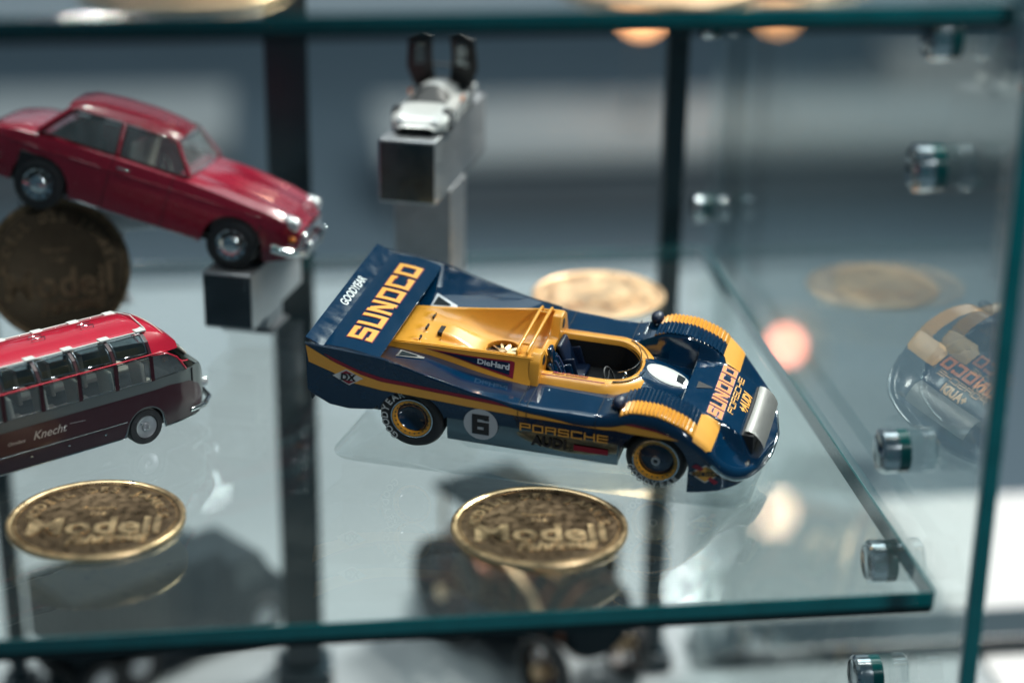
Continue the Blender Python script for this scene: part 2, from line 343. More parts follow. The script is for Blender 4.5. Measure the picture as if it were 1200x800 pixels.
# ---------------------------------------------------------------- medals
def arc_text(txt,rad,size,a_mid,span,z0,z1,bold=.02):
    out=[]; n=len(txt)
    for i,ch in enumerate(txt):
        if ch==' ': continue
        a=a_mid+span/2-span*i/(n-1); b=font2(ch,size,bold,0,(z1-z0)/2,1,2)
        m=Matrix.Translation((rad*math.cos(a),rad*math.sin(a),(z0+z1)/2))@Matrix.Rotation(a-PI/2,4,'Z')
        bmesh.ops.transform(b,matrix=m,verts=b.verts[:]); out.append(b)
    return out
MED={}
def medal(loc,rot,label,field='brass_dark',relief='brass',text=True,group='medals lying on the glass'):
    rt=root('medal',loc,rot); rt.matrix_world=rt.matrix_world@Matrix.Diagonal((1,1,.55,1))
    if field not in MED:
        d=[]
        bm=B_(); lathe(bm,[(0,0),(1.93,0),(2.0,.05),(2.0,.19),(1.965,.235),(1.90,.235),(1.86,.20)],seg=96); d.append(('rim',bm,relief,40))
        bm=B_(); lathe(bm,[(1.86,.20),(1.84,.165),(1.22,.165),(1.20,.155),(0,.155)],seg=96); d.append(('field',bm,field,40))
        bm=B_()
        for i in range(150):
            a=2*PI*i/150; m=Matrix.Translation((1.795*math.cos(a),1.795*math.sin(a),.172))@Matrix.Rotation(a,4,'Z')
            bmesh.ops.create_cube(bm,size=.045,matrix=m)
        d.append(('beaded_ring',bm,relief,0))
        d+=[('raised_letter',q_,relief,0) for q_ in arc_text('MODELL DES JAHRES',1.46,.36,PI/2,R(172),.155,.20,.010)]
        bm=font2('Modell',1.12,.022,0,.022,.98,2); bmesh.ops.translate(bm,vec=(0,-.42,.180),verts=bm.verts[:]); d.append(('title_lettering',bm,relief,0))
        bm=font2('Fahrzeug',.52,.012,.35,.03,.95,2); bmesh.ops.rotate(bm,cent=(0,0,0),matrix=Matrix.Rotation(R(7),3,'Z'),verts=bm.verts[:]); bmesh.ops.translate(bm,vec=(.30,-1.0,.185),verts=bm.verts[:]); d.append(('script_lettering',bm,relief,0))
        bm=font2('1:18',.22,.004,0,.012,1,1); bmesh.ops.translate(bm,vec=(0,.24,.165),verts=bm.verts[:]); d.append(('scale_lettering',bm,relief,0))
        bm=font2('Kategorie',.20,.003,0,.012,1,1); bmesh.ops.translate(bm,vec=(0,.56,.165),verts=bm.verts[:]); d.append(('small_lettering',bm,relief,0))
        MED[field]=[obj(n_,b_,m_,rt,s_) for n_,b_,m_,s_ in d]
        MED[field]=[(o.name.split('.')[0],o.data) for o in MED[field]]
    else:
        for n_,me in MED[field]:
            o=bpy.data.objects.new(n_,me); C.objects.link(o); o.parent=rt
    for o in rt.children:
        if o.name.startswith('beaded_ring'): o['kind']='stuff'
    return tag(rt,label,'medal',group)
Z3=lambda a:Matrix.Rotation(R(a),3,'Z')
medal((-8.02,4.16,.006),Z3(-5),'antique bronze medal lying on the shelf in front of the navy race car')
medal((-17.92,5.5,.006),Z3(-3),'antique bronze medal lying on the shelf below the bus at the lower left')
medal((-4.15,19.1,.006),Z3(20),'bright coppery medal lying on the shelf behind the navy race car','copper','copper')
medal((-19.75,17.7,1.85),Matrix.Rotation(R(10),3,'Z')@Matrix.Rotation(R(72),3,'X'),'large dark medal standing on edge under the rear of the red saloon','brass_dim','brass_dark',group='medals standing on the glass')
medal((-15.2,1.75,12.756),Z3(10),'brass medal on the upper shelf at the top left edge of the picture')
medal((-6.35,1.35,12.756),Z3(-20),'coppery medal on the upper shelf at the top edge, above the thin upright','copper','copper')
medal((-3.9,2.1,12.756),Z3(40),'brass medal on the upper shelf at the top right of the coppery one')
# ---------------------------------------------------------------- navy race car (model scale)
CROT=euler_ypr(R(-22.6),R(2.0),R(7.6)); KS=1.0395; CT=CP+(Vector((-9.826,8.725,1.33))-CP)*KS
race=root('race_car',CT,CROT,KS)
tag(race,'navy and yellow open race car model with SUNOCO rear wing and number 6','model car')
Wf=smooth_table([(-2.45,2.56),(-1,2.5),(0,2.45),(4.5,2.42),(5.1,2.50),(6.5,2.54),(6.9,2.47),(7.3,2.36),(7.6,2.12),(7.85,1.75),(8.0,1.3),(8.12,.7),(8.2,.15)],-2.5,8.2,.06)
Sf=smooth_table([(-2.5,2.56),(-1.6,2.50),(-.63,2.40),(.24,2.14),(1.5,1.82),(2.46,1.66),(3.3,1.63),(4.4,1.62),(4.75,1.72),(5.2,1.93),(5.8,1.92),(6.4,1.70),(6.9,1.30),(7.2,.96),(7.5,.70),(7.8,.54),(8.2,.42)],-2.5,8.2,.10)
Df=smooth_table([(-2.5,1.72),(-1,1.80),(0,1.76),(1,1.66),(2,1.58),(3,1.64),(4.4,1.60),(5,1.30),(6.0,1.18)],-2.5,8.2,.12)
Dp=smooth_table([(6.0,1.48),(6.7,1.42),(7.1,1.27),(7.5,1.02),(7.62,.8),(7.75,.5),(8.2,.42)],5.9,8.2,.05)
XST=6.05
def H(x,y):
    a=abs(y); W=Wf(x); S_=Sf(x)
    wr=1-sst(1.0,3.0,x); wf=sst(4.2,4.9,x)
    if x>=XST:
        D=Dp(x); edge=1.14+.0*x; F=sst(edge,edge+.22,a)
        if x>6.9 and a>edge: S_=S_-.10*math.sin(PI*min(1,(a-edge)/max(.05,W-edge)))*sst(6.9,7.3,x)
        z=D+(S_-D)*F
    else:
        D=Df(x); Fr=(min(a,W)/W)**2.6; Ff=sst(1.16,1.34,a); Fd=sst(.8,1.6,a)
        F=wr*Fr+(1-wr)*(wf*Ff+(1-wf)*Fd); z=D+(S_-D)*F
        hump=0
        q=((x-4.2)/2.12)**2+(y/(1.10))**2
        if x>4.2 and q<1: z=max(z,1.18+.62*math.sqrt(1-q)**.9*(1-.25*sst(4.8,6.2,x)))
    if a>=XST*0 and x>=XST:
        q=((x-4.2)/2.12)**2+(y/1.10)**2
        if q<1: z=max(z,1.18+.62*math.sqrt(1-q)**.9*.75)
    r_=.05+.20*sst(3.0,5.0,x)+.10*sst(2,3,x)*(1-sst(3.8,4.6,x)); r_=min(r_,W*.5)
    if a>W-r_: z-=r_-math.sqrt(max(0,r_*r_-(a-(W-r_))**2))
    return z
def Ys(x,z):
    W=Wf(x); return W-.07*sst(1.25,.7,z)-.05*sst(1.5,1.2,z) if False else W-.06*(1-sst(.6,1.3,z))
def zb(x):
    if x<-.72: return float(np.interp(x,[-2.45,-2.29,-1.9,-1.44,-.87,-.72],[1.35,1.21,.98,.92,.99,1.15]))
    if x<.86: return .84+math.sqrt(max(.0,.80**2-(x-.07)**2))*.93
    if x<4.98: return 1.05
    if x<6.56: return max(.3,.74+math.sqrt(max(0,.79**2-(x-5.77)**2)))
    return float(np.interp(x,[6.56,6.8,7.6,8.2],[.10,.12,.22,.30]))
HX0,HX1=2.62,4.15
def hole(x,y):
    if HX0<x<=HX1: return abs(y)<1.0
    if x>HX1: return ((x-HX1)/.84)**2+(y/1.0)**2<1
    return False
bm=B_()
xs=sorted(set([round(v,4) for v in np.linspace(-2.42,8.18,260)]+[XST-.001,XST+.001,.86,-.72,4.98,6.56]))
us=[math.sin(PI/2*v) for v in np.linspace(-1,1,121)]
grid(bm,lambda x,t:(x,t*Wf(x),H(x,t*Wf(x))),xs,us,skip=lambda x,t:hole(x,t*Wf(x)) or (-1.8<x<2.6 and abs(t*Wf(x))<.85))
shell=obj('body_shell',bm,'navy',race,28)
bm=B_()
xs2=sorted(set(xs+[-.719,.859,.861,4.979,4.981,6.559,6.561]))
for sg in (-1,1):
    def f_(x,t,sg=sg):
        zt=H(x,Wf(x)); zl=min(zb(x),zt-.02); z=zt+(zl-zt)*t; return (x,sg*Ys(x,z),z)
    grid(bm,f_,xs2,[0,.05,.12,.2,.3,.4,.5,.6,.7,.8,.9,.95,1])
obj('side_skin',bm,'navy',race,40)
# tail panel and chassis
bm=B_(); prism(bm,[(-2.5,1.35),(-2.4,.98),(2.4,.98),(2.5,1.35),(2.5,2.4),(2.3,1.75),(-2.3,1.75),(-2.5,2.4)],-2.40,-2.36,'x'); obj('tail_panel',bm,'navy2',race)
bm=B_(); box(bm,-2.1,7.2,-1.45,1.45,.30,1.02,.1); box(bm,.95,4.9,-2.2,2.2,.32,.98,.08); box(bm,6.6,7.8,-1.6,1.6,.15,.5,.05); obj('chassis',bm,'black',race)
for sg in (-1,1):
    bm=B_(); box(bm,.9,4.95,sg*2.36-.05,sg*2.36+.05,.46,1.06,.04); o=obj('sill',bm,'sill',race,40)
    o['label']='silvery reflective sill below the door'
# wheels
def wheel(x,sg,zc,r_,w_,rim,front,y0):
    rt=None
    bm=B_(); o_=sg*y0; i_=sg*(y0-w_)
    lathe(bm,[(rim,o_-sg*.02),(rim+.05,o_+sg*.0),(r_-.16,o_+sg*.035),(r_-.06,o_+sg*.0),(r_,o_-sg*.10),(r_,i_+sg*.1),(r_-.1,i_),(rim*.6,i_)],'y',64,(x,0,zc))
    t=obj('wheel',bm,'rubber',race,50)
    bm=B_(); lathe(bm,[(rim+.015,o_-sg*.02),(rim+.02,o_+sg*.025),(rim-.01,o_+sg*.03),(rim-.02,o_-sg*.0)],'y',64,(x,0,zc)); obj('rim_lip',bm,'chrome',t,50).location=(0,0,0)
    bm=B_(); lathe(bm,[(rim-.02,o_+sg*.02),(rim-.10,o_-sg*.0),(rim-.115,o_-sg*.07)],'y',64,(x,0,zc)); obj('rim',bm,'yellow',t,50)
    bm=B_()
    for k in range(22):
        a=2*PI*k/22; m=Matrix.Translation((x+(rim-.085)*math.cos(a),o_-sg*.0,zc+(rim-.085)*math.sin(a)))@Matrix.Rotation(-a,4,'Y')
        bmesh.ops.create_cube(bm,size=.032,matrix=m)
    obj('rim_bolts',bm,'brass_dark',t)['kind']='stuff'
    bm=B_()
    pf=[(rim-.105,o_-sg*.09),(rim*.6,o_-sg*.05),(rim*.35,o_-sg*.02),(0,o_-sg*.01)] if front else [(rim-.105,o_-sg*.10),(rim*.7,o_-sg*.16),(rim*.35,o_-sg*.24),(0,o_-sg*.26)]
    lathe(bm,pf,'y',48,(x,0,zc)); obj('wheel_disc',bm,'navy',t,40)
    if front:
        bm=B_(); lathe(bm,[(.10,o_-sg*.02),(.10,o_+sg*.04),(.06,o_+sg*.04),(.055,o_-sg*.01)],'y',24,(x,0,zc)); obj('wheel_nut',bm,'steel',t,40)
    # tyre lettering
    out=B_(); txt='GOODYEAR'; mid=-PI/2-.15 if front else PI*.95; rr=rim+(r_-rim)*.52; span=R(118)
    for k,ch in enumerate(txt):
        a=mid-span/2+span*k/7 if front else mid+span/2-span*k/7
        if not front: a=mid-span/2+span*(7-k)/7*1.0; a=mid+span/2-span*k/7
        b=font2(ch,.235 if not front else .20,.006)
        rot=(a+PI/2) if front else (a-PI/2)
        bmesh.ops.rotate(b,cent=(0,0,0),matrix=Matrix.Rotation(rot,3,'Z'),verts=b.verts[:])
        for v in b.verts:
            px,pz=v.co.x+rr*math.cos(a),v.co.y+rr*math.sin(a)
            v.co=Vector((x+(px if sg<0 else -px),o_+sg*.040,zc+pz))
        me=bpy.data.meshes.new('x'); b.to_mesh(me); b.free(); out.from_mesh(me); bpy.data.meshes.remove(me)
    obj('tyre_lettering',out,'white_ink',t)
for sg in (-1,1):
    wheel(0.05,sg,.84,.79,1.0,.49,False,2.36); wheel(5.8,sg,.72,.71,.8,.52,True,2.34)
# --- decals laid on the surface
def decal(bm,m,fn,name='marking',L=.12,lab=None,parent=None):
    refine(bm,L); warp(bm,fn); o=obj(name,bm,m,parent or shell); 
    if lab: o['label']=lab
    return o
def top(eps,cx=0,cy=0,ang=0,mir=1):
    ca,sa=math.cos(ang),math.sin(ang)
    def fn(a,b):
        x=cx+ca*a-sa*b; y_=cy+sa*a+ca*b; return Vector((x,y_,H(x,y_)+eps))
    return fn
def side(eps,sg=-1):
    def fn(a,b): return Vector((a,sg*(Ys(a,b)+eps),b))
    return fn
def band(ptsA,ptsB,n=60):
    # strip between two polylines given as (x,z)
    x0=max(ptsA[0][0],ptsB[0][0]); x1=min(ptsA[-1][0],ptsB[-1][0]); bm=B_(); A=[];Bv=[]
    for i in range(n+1):
        t=i/n; xa=ptsA[0][0]+(ptsA[-1][0]-ptsA[0][0])*t; xb=ptsB[0][0]+(ptsB[-1][0]-ptsB[0][0])*t
        A.append(bm.verts.new((xa,float(np.interp(xa,[q[0] for q in ptsA],[q[1] for q in ptsA])),0))); Bv.append(bm.verts.new((xb,float(np.interp(xb,[q[0] for q in ptsB],[q[1] for q in ptsB])),0)))
    for i in range(n): bm.faces.new((A[i],Bv[i],Bv[i+1],A[i+1]))
    return bm
yt=[(-2.415,2.50),(-1.76,2.14),(-1.1,1.89),(-.63,1.77),(.44,1.70),(1.35,1.645),(2.46,1.575),(4.4,1.53),(4.6,1.52),(4.8,1.60),(5.22,1.62),(5.81,1.58),(6.32,1.46)]
yb=[(-2.36,2.07),(-1.75,1.85),(-1.38,1.66),(-.63,1.55),(.44,1.49),(1.66,1.43),(2.59,1.40),(4.4,1.375),(4.62,1.375),(4.82,1.43),(5.3,1.43),(5.82,1.43),(6.32,1.45)]
rt_=[(-2.0,2.34),(-1.82,2.26),(-1.2,2.01),(-.58,1.87),(.44,1.79),(1.35,1.735),(2.46,1.655),(4.4,1.60),(4.6,1.59),(4.8,1.66),(5.22,1.68),(5.81,1.62),(6.2,1.50)]
for sg in (-1,1):
    fn=lambda e,sg=sg:(lambda a,b:Vector((a,sg*(Ys(a,min(b,2.6))+e-.0),min(b,H(a,Wf(a))-.0))))
    decal(band(rt_,[(x_,z_-.0) for x_,z_ in yt[1:-1]]+[(6.2,1.49)]),'red_ink',fn(.006),'red_stripe')
    decal(band(yt,yb),'yellow_ink',fn(.012),'yellow_stripe')
    # diamond badge
    d=[(-1.80,1.79),(-1.46,1.99),(-1.06,1.80),(-1.40,1.58)]
    decal(poly2(d),'white_ink',fn(.018),'badge'); c_=(-1.43,1.79)
    sc=lambda k,q:(c_[0]+(q[0]-c_[0])*k,c_[1]+(q[1]-c_[1])*k)
    q0=[sc(.85,q) for q in d]
    decal(poly2([q0[1],((q0[1][0]+q0[2][0])/2,(q0[1][1]+q0[2][1])/2),((q0[1][0]+q0[0][0])/2,(q0[1][1]+q0[0][1])/2)][::-1]),'red_ink',fn(.023),'badge_mark')
    decal(poly2([q0[3],((q0[3][0]+q0[0][0])/2,(q0[3][1]+q0[0][1])/2),((q0[3][0]+q0[2][0])/2,(q0[3][1]+q0[2][1])/2)][::-1]),'red_ink',fn(.023),'badge_mark')
    b=font2('DX',.24,.012,.1)
    for v in b.verts: v.co=Vector((c_[0]+v.co.x*(-sg),c_[1]-.01+v.co.y-.0*v.co.x,0))
    decal(b,'black_ink',fn(.026),'badge_lettering')
    # number roundel
    y0=2.445
    bm=B_(); bmesh.ops.create_circle(bm,cap_ends=True,segments=48,radius=.405,matrix=Matrix.Translation((1.73,1.02,0)))
    pl=lambda e,sg=sg:(lambda a,b:Vector((a,sg*(y0+e),b)))
    decal(bm,'grey_ink',pl(.0),'roundel')
    b=word('6',.40,.52,.125,0)
    for v in b.verts: v.co=Vector((1.73+v.co.x*(-sg),1.02+v.co.y,0))
    decal(b,'black_ink',pl(.008),'number')
    b=word('PORSCHE',.255,.20,.036,.045)
    for v in b.verts: v.co=Vector((3.68+v.co.x*(-sg),1.135+v.co.y,0))
    decal(b,'yellow_ink',pl(.004),'side_lettering')
    b=font2('AUDI',.32,.016,0,0,1.1)
    for v in b.verts: v.co=Vector((3.35+v.co.x*(-sg),.80+v.co.y,0))
    decal(b,'black_ink',pl(.002),'sill_lettering')
    bm=poly2([(3.92,.72),(4.72,.72),(4.72,.86),(3.92,.86)]); decal(bm,'red_ink',pl(.002),'sill_bar')
    # fender diamond sign
    k_=lambda cx,cz,rx,rz_:[(cx-rx,cz),(cx,cz+rz_),(cx+rx,cz),(cx,cz-rz_)]
    decal(poly2(k_(6.95,.62,.36,.24)),'white_ink',fn(.010),'sun_badge'); decal(poly2(k_(6.95,.62,.32,.205)),'yellow_ink',fn(.013),'sun_badge')
    decal(poly2([(6.64,.80),(6.74,.88),(6.92,.76),(6.84,.68)]),'red_ink',fn(.015),'badge_arrow'); decal(poly2([(7.06,.55),(7.00,.48),(7.16,.34),(7.24,.40)]),'red_ink',fn(.015),'badge_arrow')
    b=word('SUNOCO',.085,.125,.030,.018)
    for v in b.verts: v.co=Vector((6.955+v.co.x*(-sg),.62+v.co.y,0))
    decal(b,'black_ink',fn(.021),'badge_lettering')
# front panel lettering, reads from the near side to the far side
fr=lambda cx,cy,e:(lambda a,b:Vector((cx-b,cy+a,H(cx-b,cy+a)+e)))
decal(word('SUNOCO',.32,.34,.072,.065,.014,.12),'red_ink',fr(6.86,.02,.006),'nose_lettering')
decal(word('SUNOCO',.32,.34,.072,.065,0,.12),'orange_ink',fr(6.86,.02,.012),'nose_lettering')
decal(word('PORSCHE',.205,.14,.024,.035),'yellow_ink',fr(7.16,.15,.008),'nose_lettering')
decal(font2('+AUDI',.27,.014,.15,0,1.05),'yellow_ink',fr(7.40,.12,.008),'nose_lettering')
# yellow fender bands with louvers
LV0,LV1,NL=4.93,6.62,18
for sg in (-1,1):
    for (m,a0,a1,nm) in (('navy',1.36,1.93,'fender_louvers'),('yellow',1.93,2.40,'fender_louvers')):
        bm=B_()
        for k in range(NL):
            xa=LV0+(LV1-LV0)*k/NL; xb=LV0+(LV1-LV0)*(k+1)/NL-.006
            n=6; rows=[]
            for j in range(n+1):
                a=a0+.004+(a1-a0-.008)*j/n; e_=0
                prof=[(xa,.006),(xa+.012,.048),(xa+.035,.058),(xb,.012)]
                rows.append([bm.verts.new((x_,sg*a,H(x_,a)+h_)) for x_,h_ in prof])
            for A,Bq in zip(rows,rows[1:]):
                for q in range(3): bm.faces.new((A[q],A[q+1],Bq[q+1],Bq[q]))
            bm.faces.new(rows[0]); bm.faces.new(rows[-1][::-1])
        bmesh.ops.recalc_face_normals(bm,faces=bm.faces[:])
        o=obj(nm,bm,m,race,25); o['kind']='stuff'; o['label']=('navy' if m=='navy' else 'yellow')+' row of fine louvers over the front wheel'
    # plain yellow return at the front of the fender
    pts=[(LV1,1.93),(LV1,2.42),(6.98,2.40),(7.06,2.30),(7.10,1.25),(6.95,1.22),(LV1+.12,1.32),(LV1+.06,1.5)]
    pts=[(LV1,1.93),(LV1,2.46),(6.93,2.40),(7.02,2.28),(7.04,1.22),(6.72,1.22),(6.66,1.36),(LV1,1.40)]
    bm=poly2([(a,sg*b) for a,b in pts]); decal(bm,'yellow_ink',top(.014),'fender_band',.07)
# panel gaps
def gap(pts,w_=.018,nm='panel_gap'):
    bm=B_(); stroke(bm,pts,w_); decal(bm,'seam',top(.009),nm,.1)
for sg in (-1,1):
    gap([(2.60,sg*1.32),(2.60,sg*2.38)]); gap([(2.80,sg*1.32),(2.80,sg*2.38)]); gap([(4.40,sg*1.25),(4.40,sg*2.36)])
    for xg in (2.60,2.80,4.40):
        bm=band([(xg-.009,1.6),(xg+.009,1.6)],[(xg-.009,1.08),(xg+.009,1.08)],1); decal(bm,'seam',side(.03,sg) if False else (lambda a,b,sg=sg:Vector((a,sg*(Ys(a,b)+.016),b))),'panel_gap')
    # silver triangular air ducts on the rear deck
    t=[(-.62,sg*1.12),(-.58,sg*1.62),(.02,sg*1.36),(.02,sg*1.26)]
    bm=poly2(t); decal(bm,'steel',top(.02),'air_duct',.1); bm=poly2([(-.56,sg*1.20),(-.53,sg*1.53),(-.15,sg*1.34),(-.15,sg*1.28)]); decal(bm,'slate',top(.03),'air_duct_mesh',.1)
# openings at the trailing edge of the nose panel
for sg in (-1,1):
    bm=B_(); prism(bm,[(sg*.42,1.16),(sg*1.08,1.16),(sg*1.08,1.445),(sg*.42,1.445)],XST-.012,XST-.008,'x'); obj('radiator_outlet',bm,'seam',race)
    bm=B_(); tube(bm,[(XST,sg*.34,1.49),(XST,sg*1.12,1.485)],.016); obj('outlet_lip',bm,'chrome',race,40)
bm=poly2([(6.26,-.16),(6.62,-.02),(6.62,.02),(6.26,.16)]); decal(bm,'seam',top(.010),'nose_slot')
# pale oval on the cowl, a lamp highlight built in silver paint
bm=B_()
def fl(a,b):
    x_=5.55+.50*b*math.cos(a); y_=.30*b*math.sin(a)*1.15; return (x_,y_,H(x_,y_)+.012+.03*(1-b*b))
grid(bm,fl,[2*PI*k/40 for k in range(41)],[.02,.3,.55,.75,.9,1.0]); obj('cowl_highlight',bm,'silver',race,60)
bm=poly2([(5.78,-.14),(5.96,-.12),(5.96,.12),(5.78,.14)]); decal(bm,'slate',top(.05),'cowl_grille')
# silver cooler intake plate at the nose
bm=B_(); cs=[(7.60,1.05),(7.68,1.05),(7.79,1.01),(7.89,.93),(7.98,.82),(8.04,.71),(8.06,.64)]
n=len(cs); yy=np.linspace(-1.04,1.04,9)
grid(bm,lambda i,y_:(cs[int(i)][0]-.02*(abs(y_)/1.1)**2,y_,cs[int(i)][1]),list(range(n)),list(yy)); 
bmesh.ops.solidify(bm,geom=bm.faces[:],thickness=.03); obj('nose_plate',bm,'cooler',race,40)
bm=B_(); box(bm,7.50,7.80,-1.12,1.12,.5,.98,.02); obj('nose_duct',bm,'seam',race)
# nose lip in chrome, its brightness standing for a highlight on the splitter
bm=B_(); pts=[]
for k in range(61):
    t=-1+2*k/60; ang=t*PI/2
    # follow the plan outline
lipx=[x_ for x_ in np.linspace(7.05,8.17,40)]
ptsR=[(x_,-Wf(x_)-.005,H(x_,Wf(x_))+.01) for x_ in lipx]; ptsL=[(x_,Wf(x_)+.005,H(x_,Wf(x_))+.01) for x_ in lipx][::-1]
tube(bm,ptsR+[(8.205,0,.43)]+ptsL,.045,8); obj('nose_lip_highlight',bm,'chrome',race,60)
# ---- wing
def plank(name,m,x0,z0,x1,z1,hw,th,parent,curve=.0):
    bm=B_(); n=10; up=[];lo=[]
    for i in range(n+1):
        t=i/n; x_=x0+(x1-x0)*t; z_=z0+(z1-z0)*t+curve*math.sin(PI*t); k=th*(.25+.75*math.sin(PI*min(1,.08+t*.92))**.6)
        up.append((x_,z_+k/2)); lo.append((x_,z_-k/2))
    prism(bm,up+lo[::-1],-hw,hw,'y'); return obj(name,bm,m,parent,35)
wing=plank('wing','navy',-2.02,2.47,-.70,2.33,2.42,.10,race,.03)
tail=plank('tail_spoiler','navy',-2.44,2.66,-1.96,2.44,2.50,.05,race)
def wz(x,x0=-2.02,z0=2.47,x1=-.70,z1=2.33,th=.10,c=.03):
    t=(x-x0)/(x1-x0); return z0+(z1-z0)*t+c*math.sin(PI*t)+th*(.25+.75*math.sin(PI*min(1,.08+t*.92))**.6)/2
wf=lambda cx,cy,e:(lambda a,b:Vector((cx-b,cy+a,wz(cx-b)+e)))
decal(word('SUNOCO',.54,.60,.125,.125,.022),'red_ink',wf(-1.34,.0,.010),'wing_lettering',.12,parent=wing)
decal(word('SUNOCO',.54,.60,.125,.125),'yellow_ink',wf(-1.34,.0,.018),'wing_lettering',.12,parent=wing)
ts=lambda cx,cy,e:(lambda a,b:Vector((cx-b,cy+a,wz(cx-b,-2.44,2.66,-1.96,2.44,.05,0)+e)))
decal(font2('GOODYEAR',.27,.006,.1,0,.95),'grey_ink',ts(-2.21,.1,.008),'spoiler_lettering',.12,parent=tail)
for sg in (-1,1):
    bm=B_(); tube(bm,[(-2.43,sg*2.555,2.56),(-1.6,sg*2.53,2.505),(-.63,sg*2.47,2.40),(.24,sg*2.44,2.14),(1.5,sg*2.42,1.82),(2.4,sg*2.40,1.67)],.012,6); obj('fin_edge',bm,'chrome' if 0 else 'navy',race,60)
# ---- yellow engine cover
wE=smooth_table([(-1.9,.90),(-1,.92),(0,.98),(1,1.08),(2,1.20),(2.75,1.26)],-2,2.8,.2)
zR=smooth_table([(-1.9,1.90),(-1,1.98),(0,2.05),(1,2.12),(2,2.22),(2.75,2.25)],-2,2.8,.2)
zF=smooth_table([(-1.9,1.84),(-.9,1.92),(-.45,1.92),(-.2,1.86),(.3,1.82),(1.0,1.66),(1.6,1.58),(2.2,1.60),(2.8,1.60)],-2,2.8,.12)
def EH(x,y):
    a=abs(y); W=wE(x); rim=.09
    ri=W-rim; z=zR(x)
    if a<ri:
        q=a/ri; z=zF(x)+(zR(x)-zF(x))*(q**4)
        # the three small scoops and the square one
        if -.62<x<-.32 and q<.8:
            z+=.07*sst(-.62,-.36,x)*max(0,math.cos(q*.0+ (y/.30)*PI))**1
        if .0<x<1.1: z+=.16*sst(1.15,.1,x)*(1-sst(.22,.42,a)) if x>.12 else 0
    elif a>W-.03: z-=.02
    return z
bm=B_(); xe=list(np.linspace(-1.9,2.62,150)); ue=[math.sin(PI/2*v) for v in np.linspace(-1,1,71)]
fan=lambda x,y:((x-1.55)/.40)**2+(y/.42)**2<1
grid(bm,lambda x,t:(x,t*wE(x),EH(x,t*wE(x))),xe,ue,skip=lambda x,t:fan(x,t*wE(x)))
for sg in (-1,1):
    def fw(x,t,sg=sg):
        W=wE(x); out=.06+.20*sst(0,2.6,x); zt=EH(x,W); yb_=W+out; zl=H(x,yb_)-.03
        return (x,sg*(W+out*t**1.3),zt+(zl-zt)*t)
    grid(bm,fw,xe,[0,.08,.2,.35,.5,.65,.8,.9,1])
cover=obj('engine_cover',bm,'yellow',race,35)
bm=B_(); bmesh.ops.create_circle(bm,cap_ends=True,segments=40,radius=.44,matrix=Matrix.Translation((1.55,0,1.53))); obj('fan_well',bm,'black',cover)
bm=B_()
for k in range(10):
    a=2*PI*k/10; m=Matrix.Translation((1.55+.24*math.cos(a),.24*math.sin(a),1.575))@Matrix.Rotation(a,4,'Z')@Matrix.Rotation(.5,4,'X'); q=bmesh.ops.create_cube(bm,size=1,matrix=m@Matrix.Diagonal((.26,.07,.015,1)))
lathe(bm,[(.10,1.54),(.10,1.62),(0,1.63)],'z',20,(1.55,0,0)); obj('cooling_fan',bm,'brass',cover)
bm=B_(); lathe(bm,[(.44,1.66),(.405,1.655),(.40,1.53)],'z',40,(1.55,0,0)); obj('fan_ring',bm,'yellow',cover,40)
for k in (-1,0,1):
    bm=B_(); yc=.30*k*2*.5*1.9; box(bm,-.345,-.30,yc-.11,yc+.11,1.925,1.985,.004); obj('scoop_mouth',bm,'seam',cover)
bm=B_(); box(bm,-.02,.10,-.17,.17,1.80,1.945,.004); obj('scoop_mouth',bm,'seam',cover)
# bulkhead, head fairings and roll bars
bm=B_()
prof=[(-1.50,1.55),(-1.30,2.16),(-1.10,2.31),(-.80,2.28),(-.62,2.02),(-.5,1.86),(.5,1.86),(.62,2.02),(.80,2.28),(1.10,2.31),(1.30,2.16),(1.50,1.55)]
prism(bm,prof,2.55,2.80,'x',.04); obj('bulkhead',bm,'yellow',race,35)
for sg in (-1,1):
    bm=B_(); lathe(bm,[(.12,2.795),(.12,2.808),(0,2.808)],'x',24,(0,sg*.93,2.06)); obj('bulkhead_hole',bm,'seam',race)
for xb in (2.22,2.46):
    bm=B_(); tube(bm,[(xb,-1.16,2.16),(xb,-1.12,2.30),(xb,-.9,2.34),(xb,.9,2.34),(xb,1.12,2.30),(xb,1.16,2.16)],.042,10); obj('roll_bar',bm,'yellow',race,60)
for sg in (-1,1):
    bm=B_(); tube(bm,[(2.22,sg*.8,2.34),(2.46,sg*.8,2.34)],.035,8); obj('roll_bar_brace',bm,'yellow',race,60)
# sponsor panel on the side of the cover
for sg in (-1,1):
    def fs(e,sg=sg):
        def fn(a,b):
            W=wE(a); out=.06+.20*sst(0,2.6,a); yb_=W+out; zt=EH(a,W); zl=H(a,yb_)-.03; t=b
            return Vector((a,sg*(W+out*t**1.3+e),zt+(zl-zt)*t+e*.3))
        return fn
    decal(poly2([(-.1,.34),(2.12,.20),(2.20,.23),(2.20,.84),(1.2,.66)][::-1]),'red_ink',fs(.008),'sponsor_panel',.1,parent=cover)
    decal(poly2([(.30,.38),(2.08,.27),(2.10,.74),(1.2,.60)][::-1]),'navy2',fs(.014),'sponsor_panel',.1,parent=cover)
    b=font2('DieHard',.235,.008)
    for v in b.verts: v.co=Vector((1.68+v.co.x*(-sg),.46-v.co.y*1.35,0))
    decal(b,'grey_ink',fs(.020),'sponsor_lettering',.1,parent=cover)
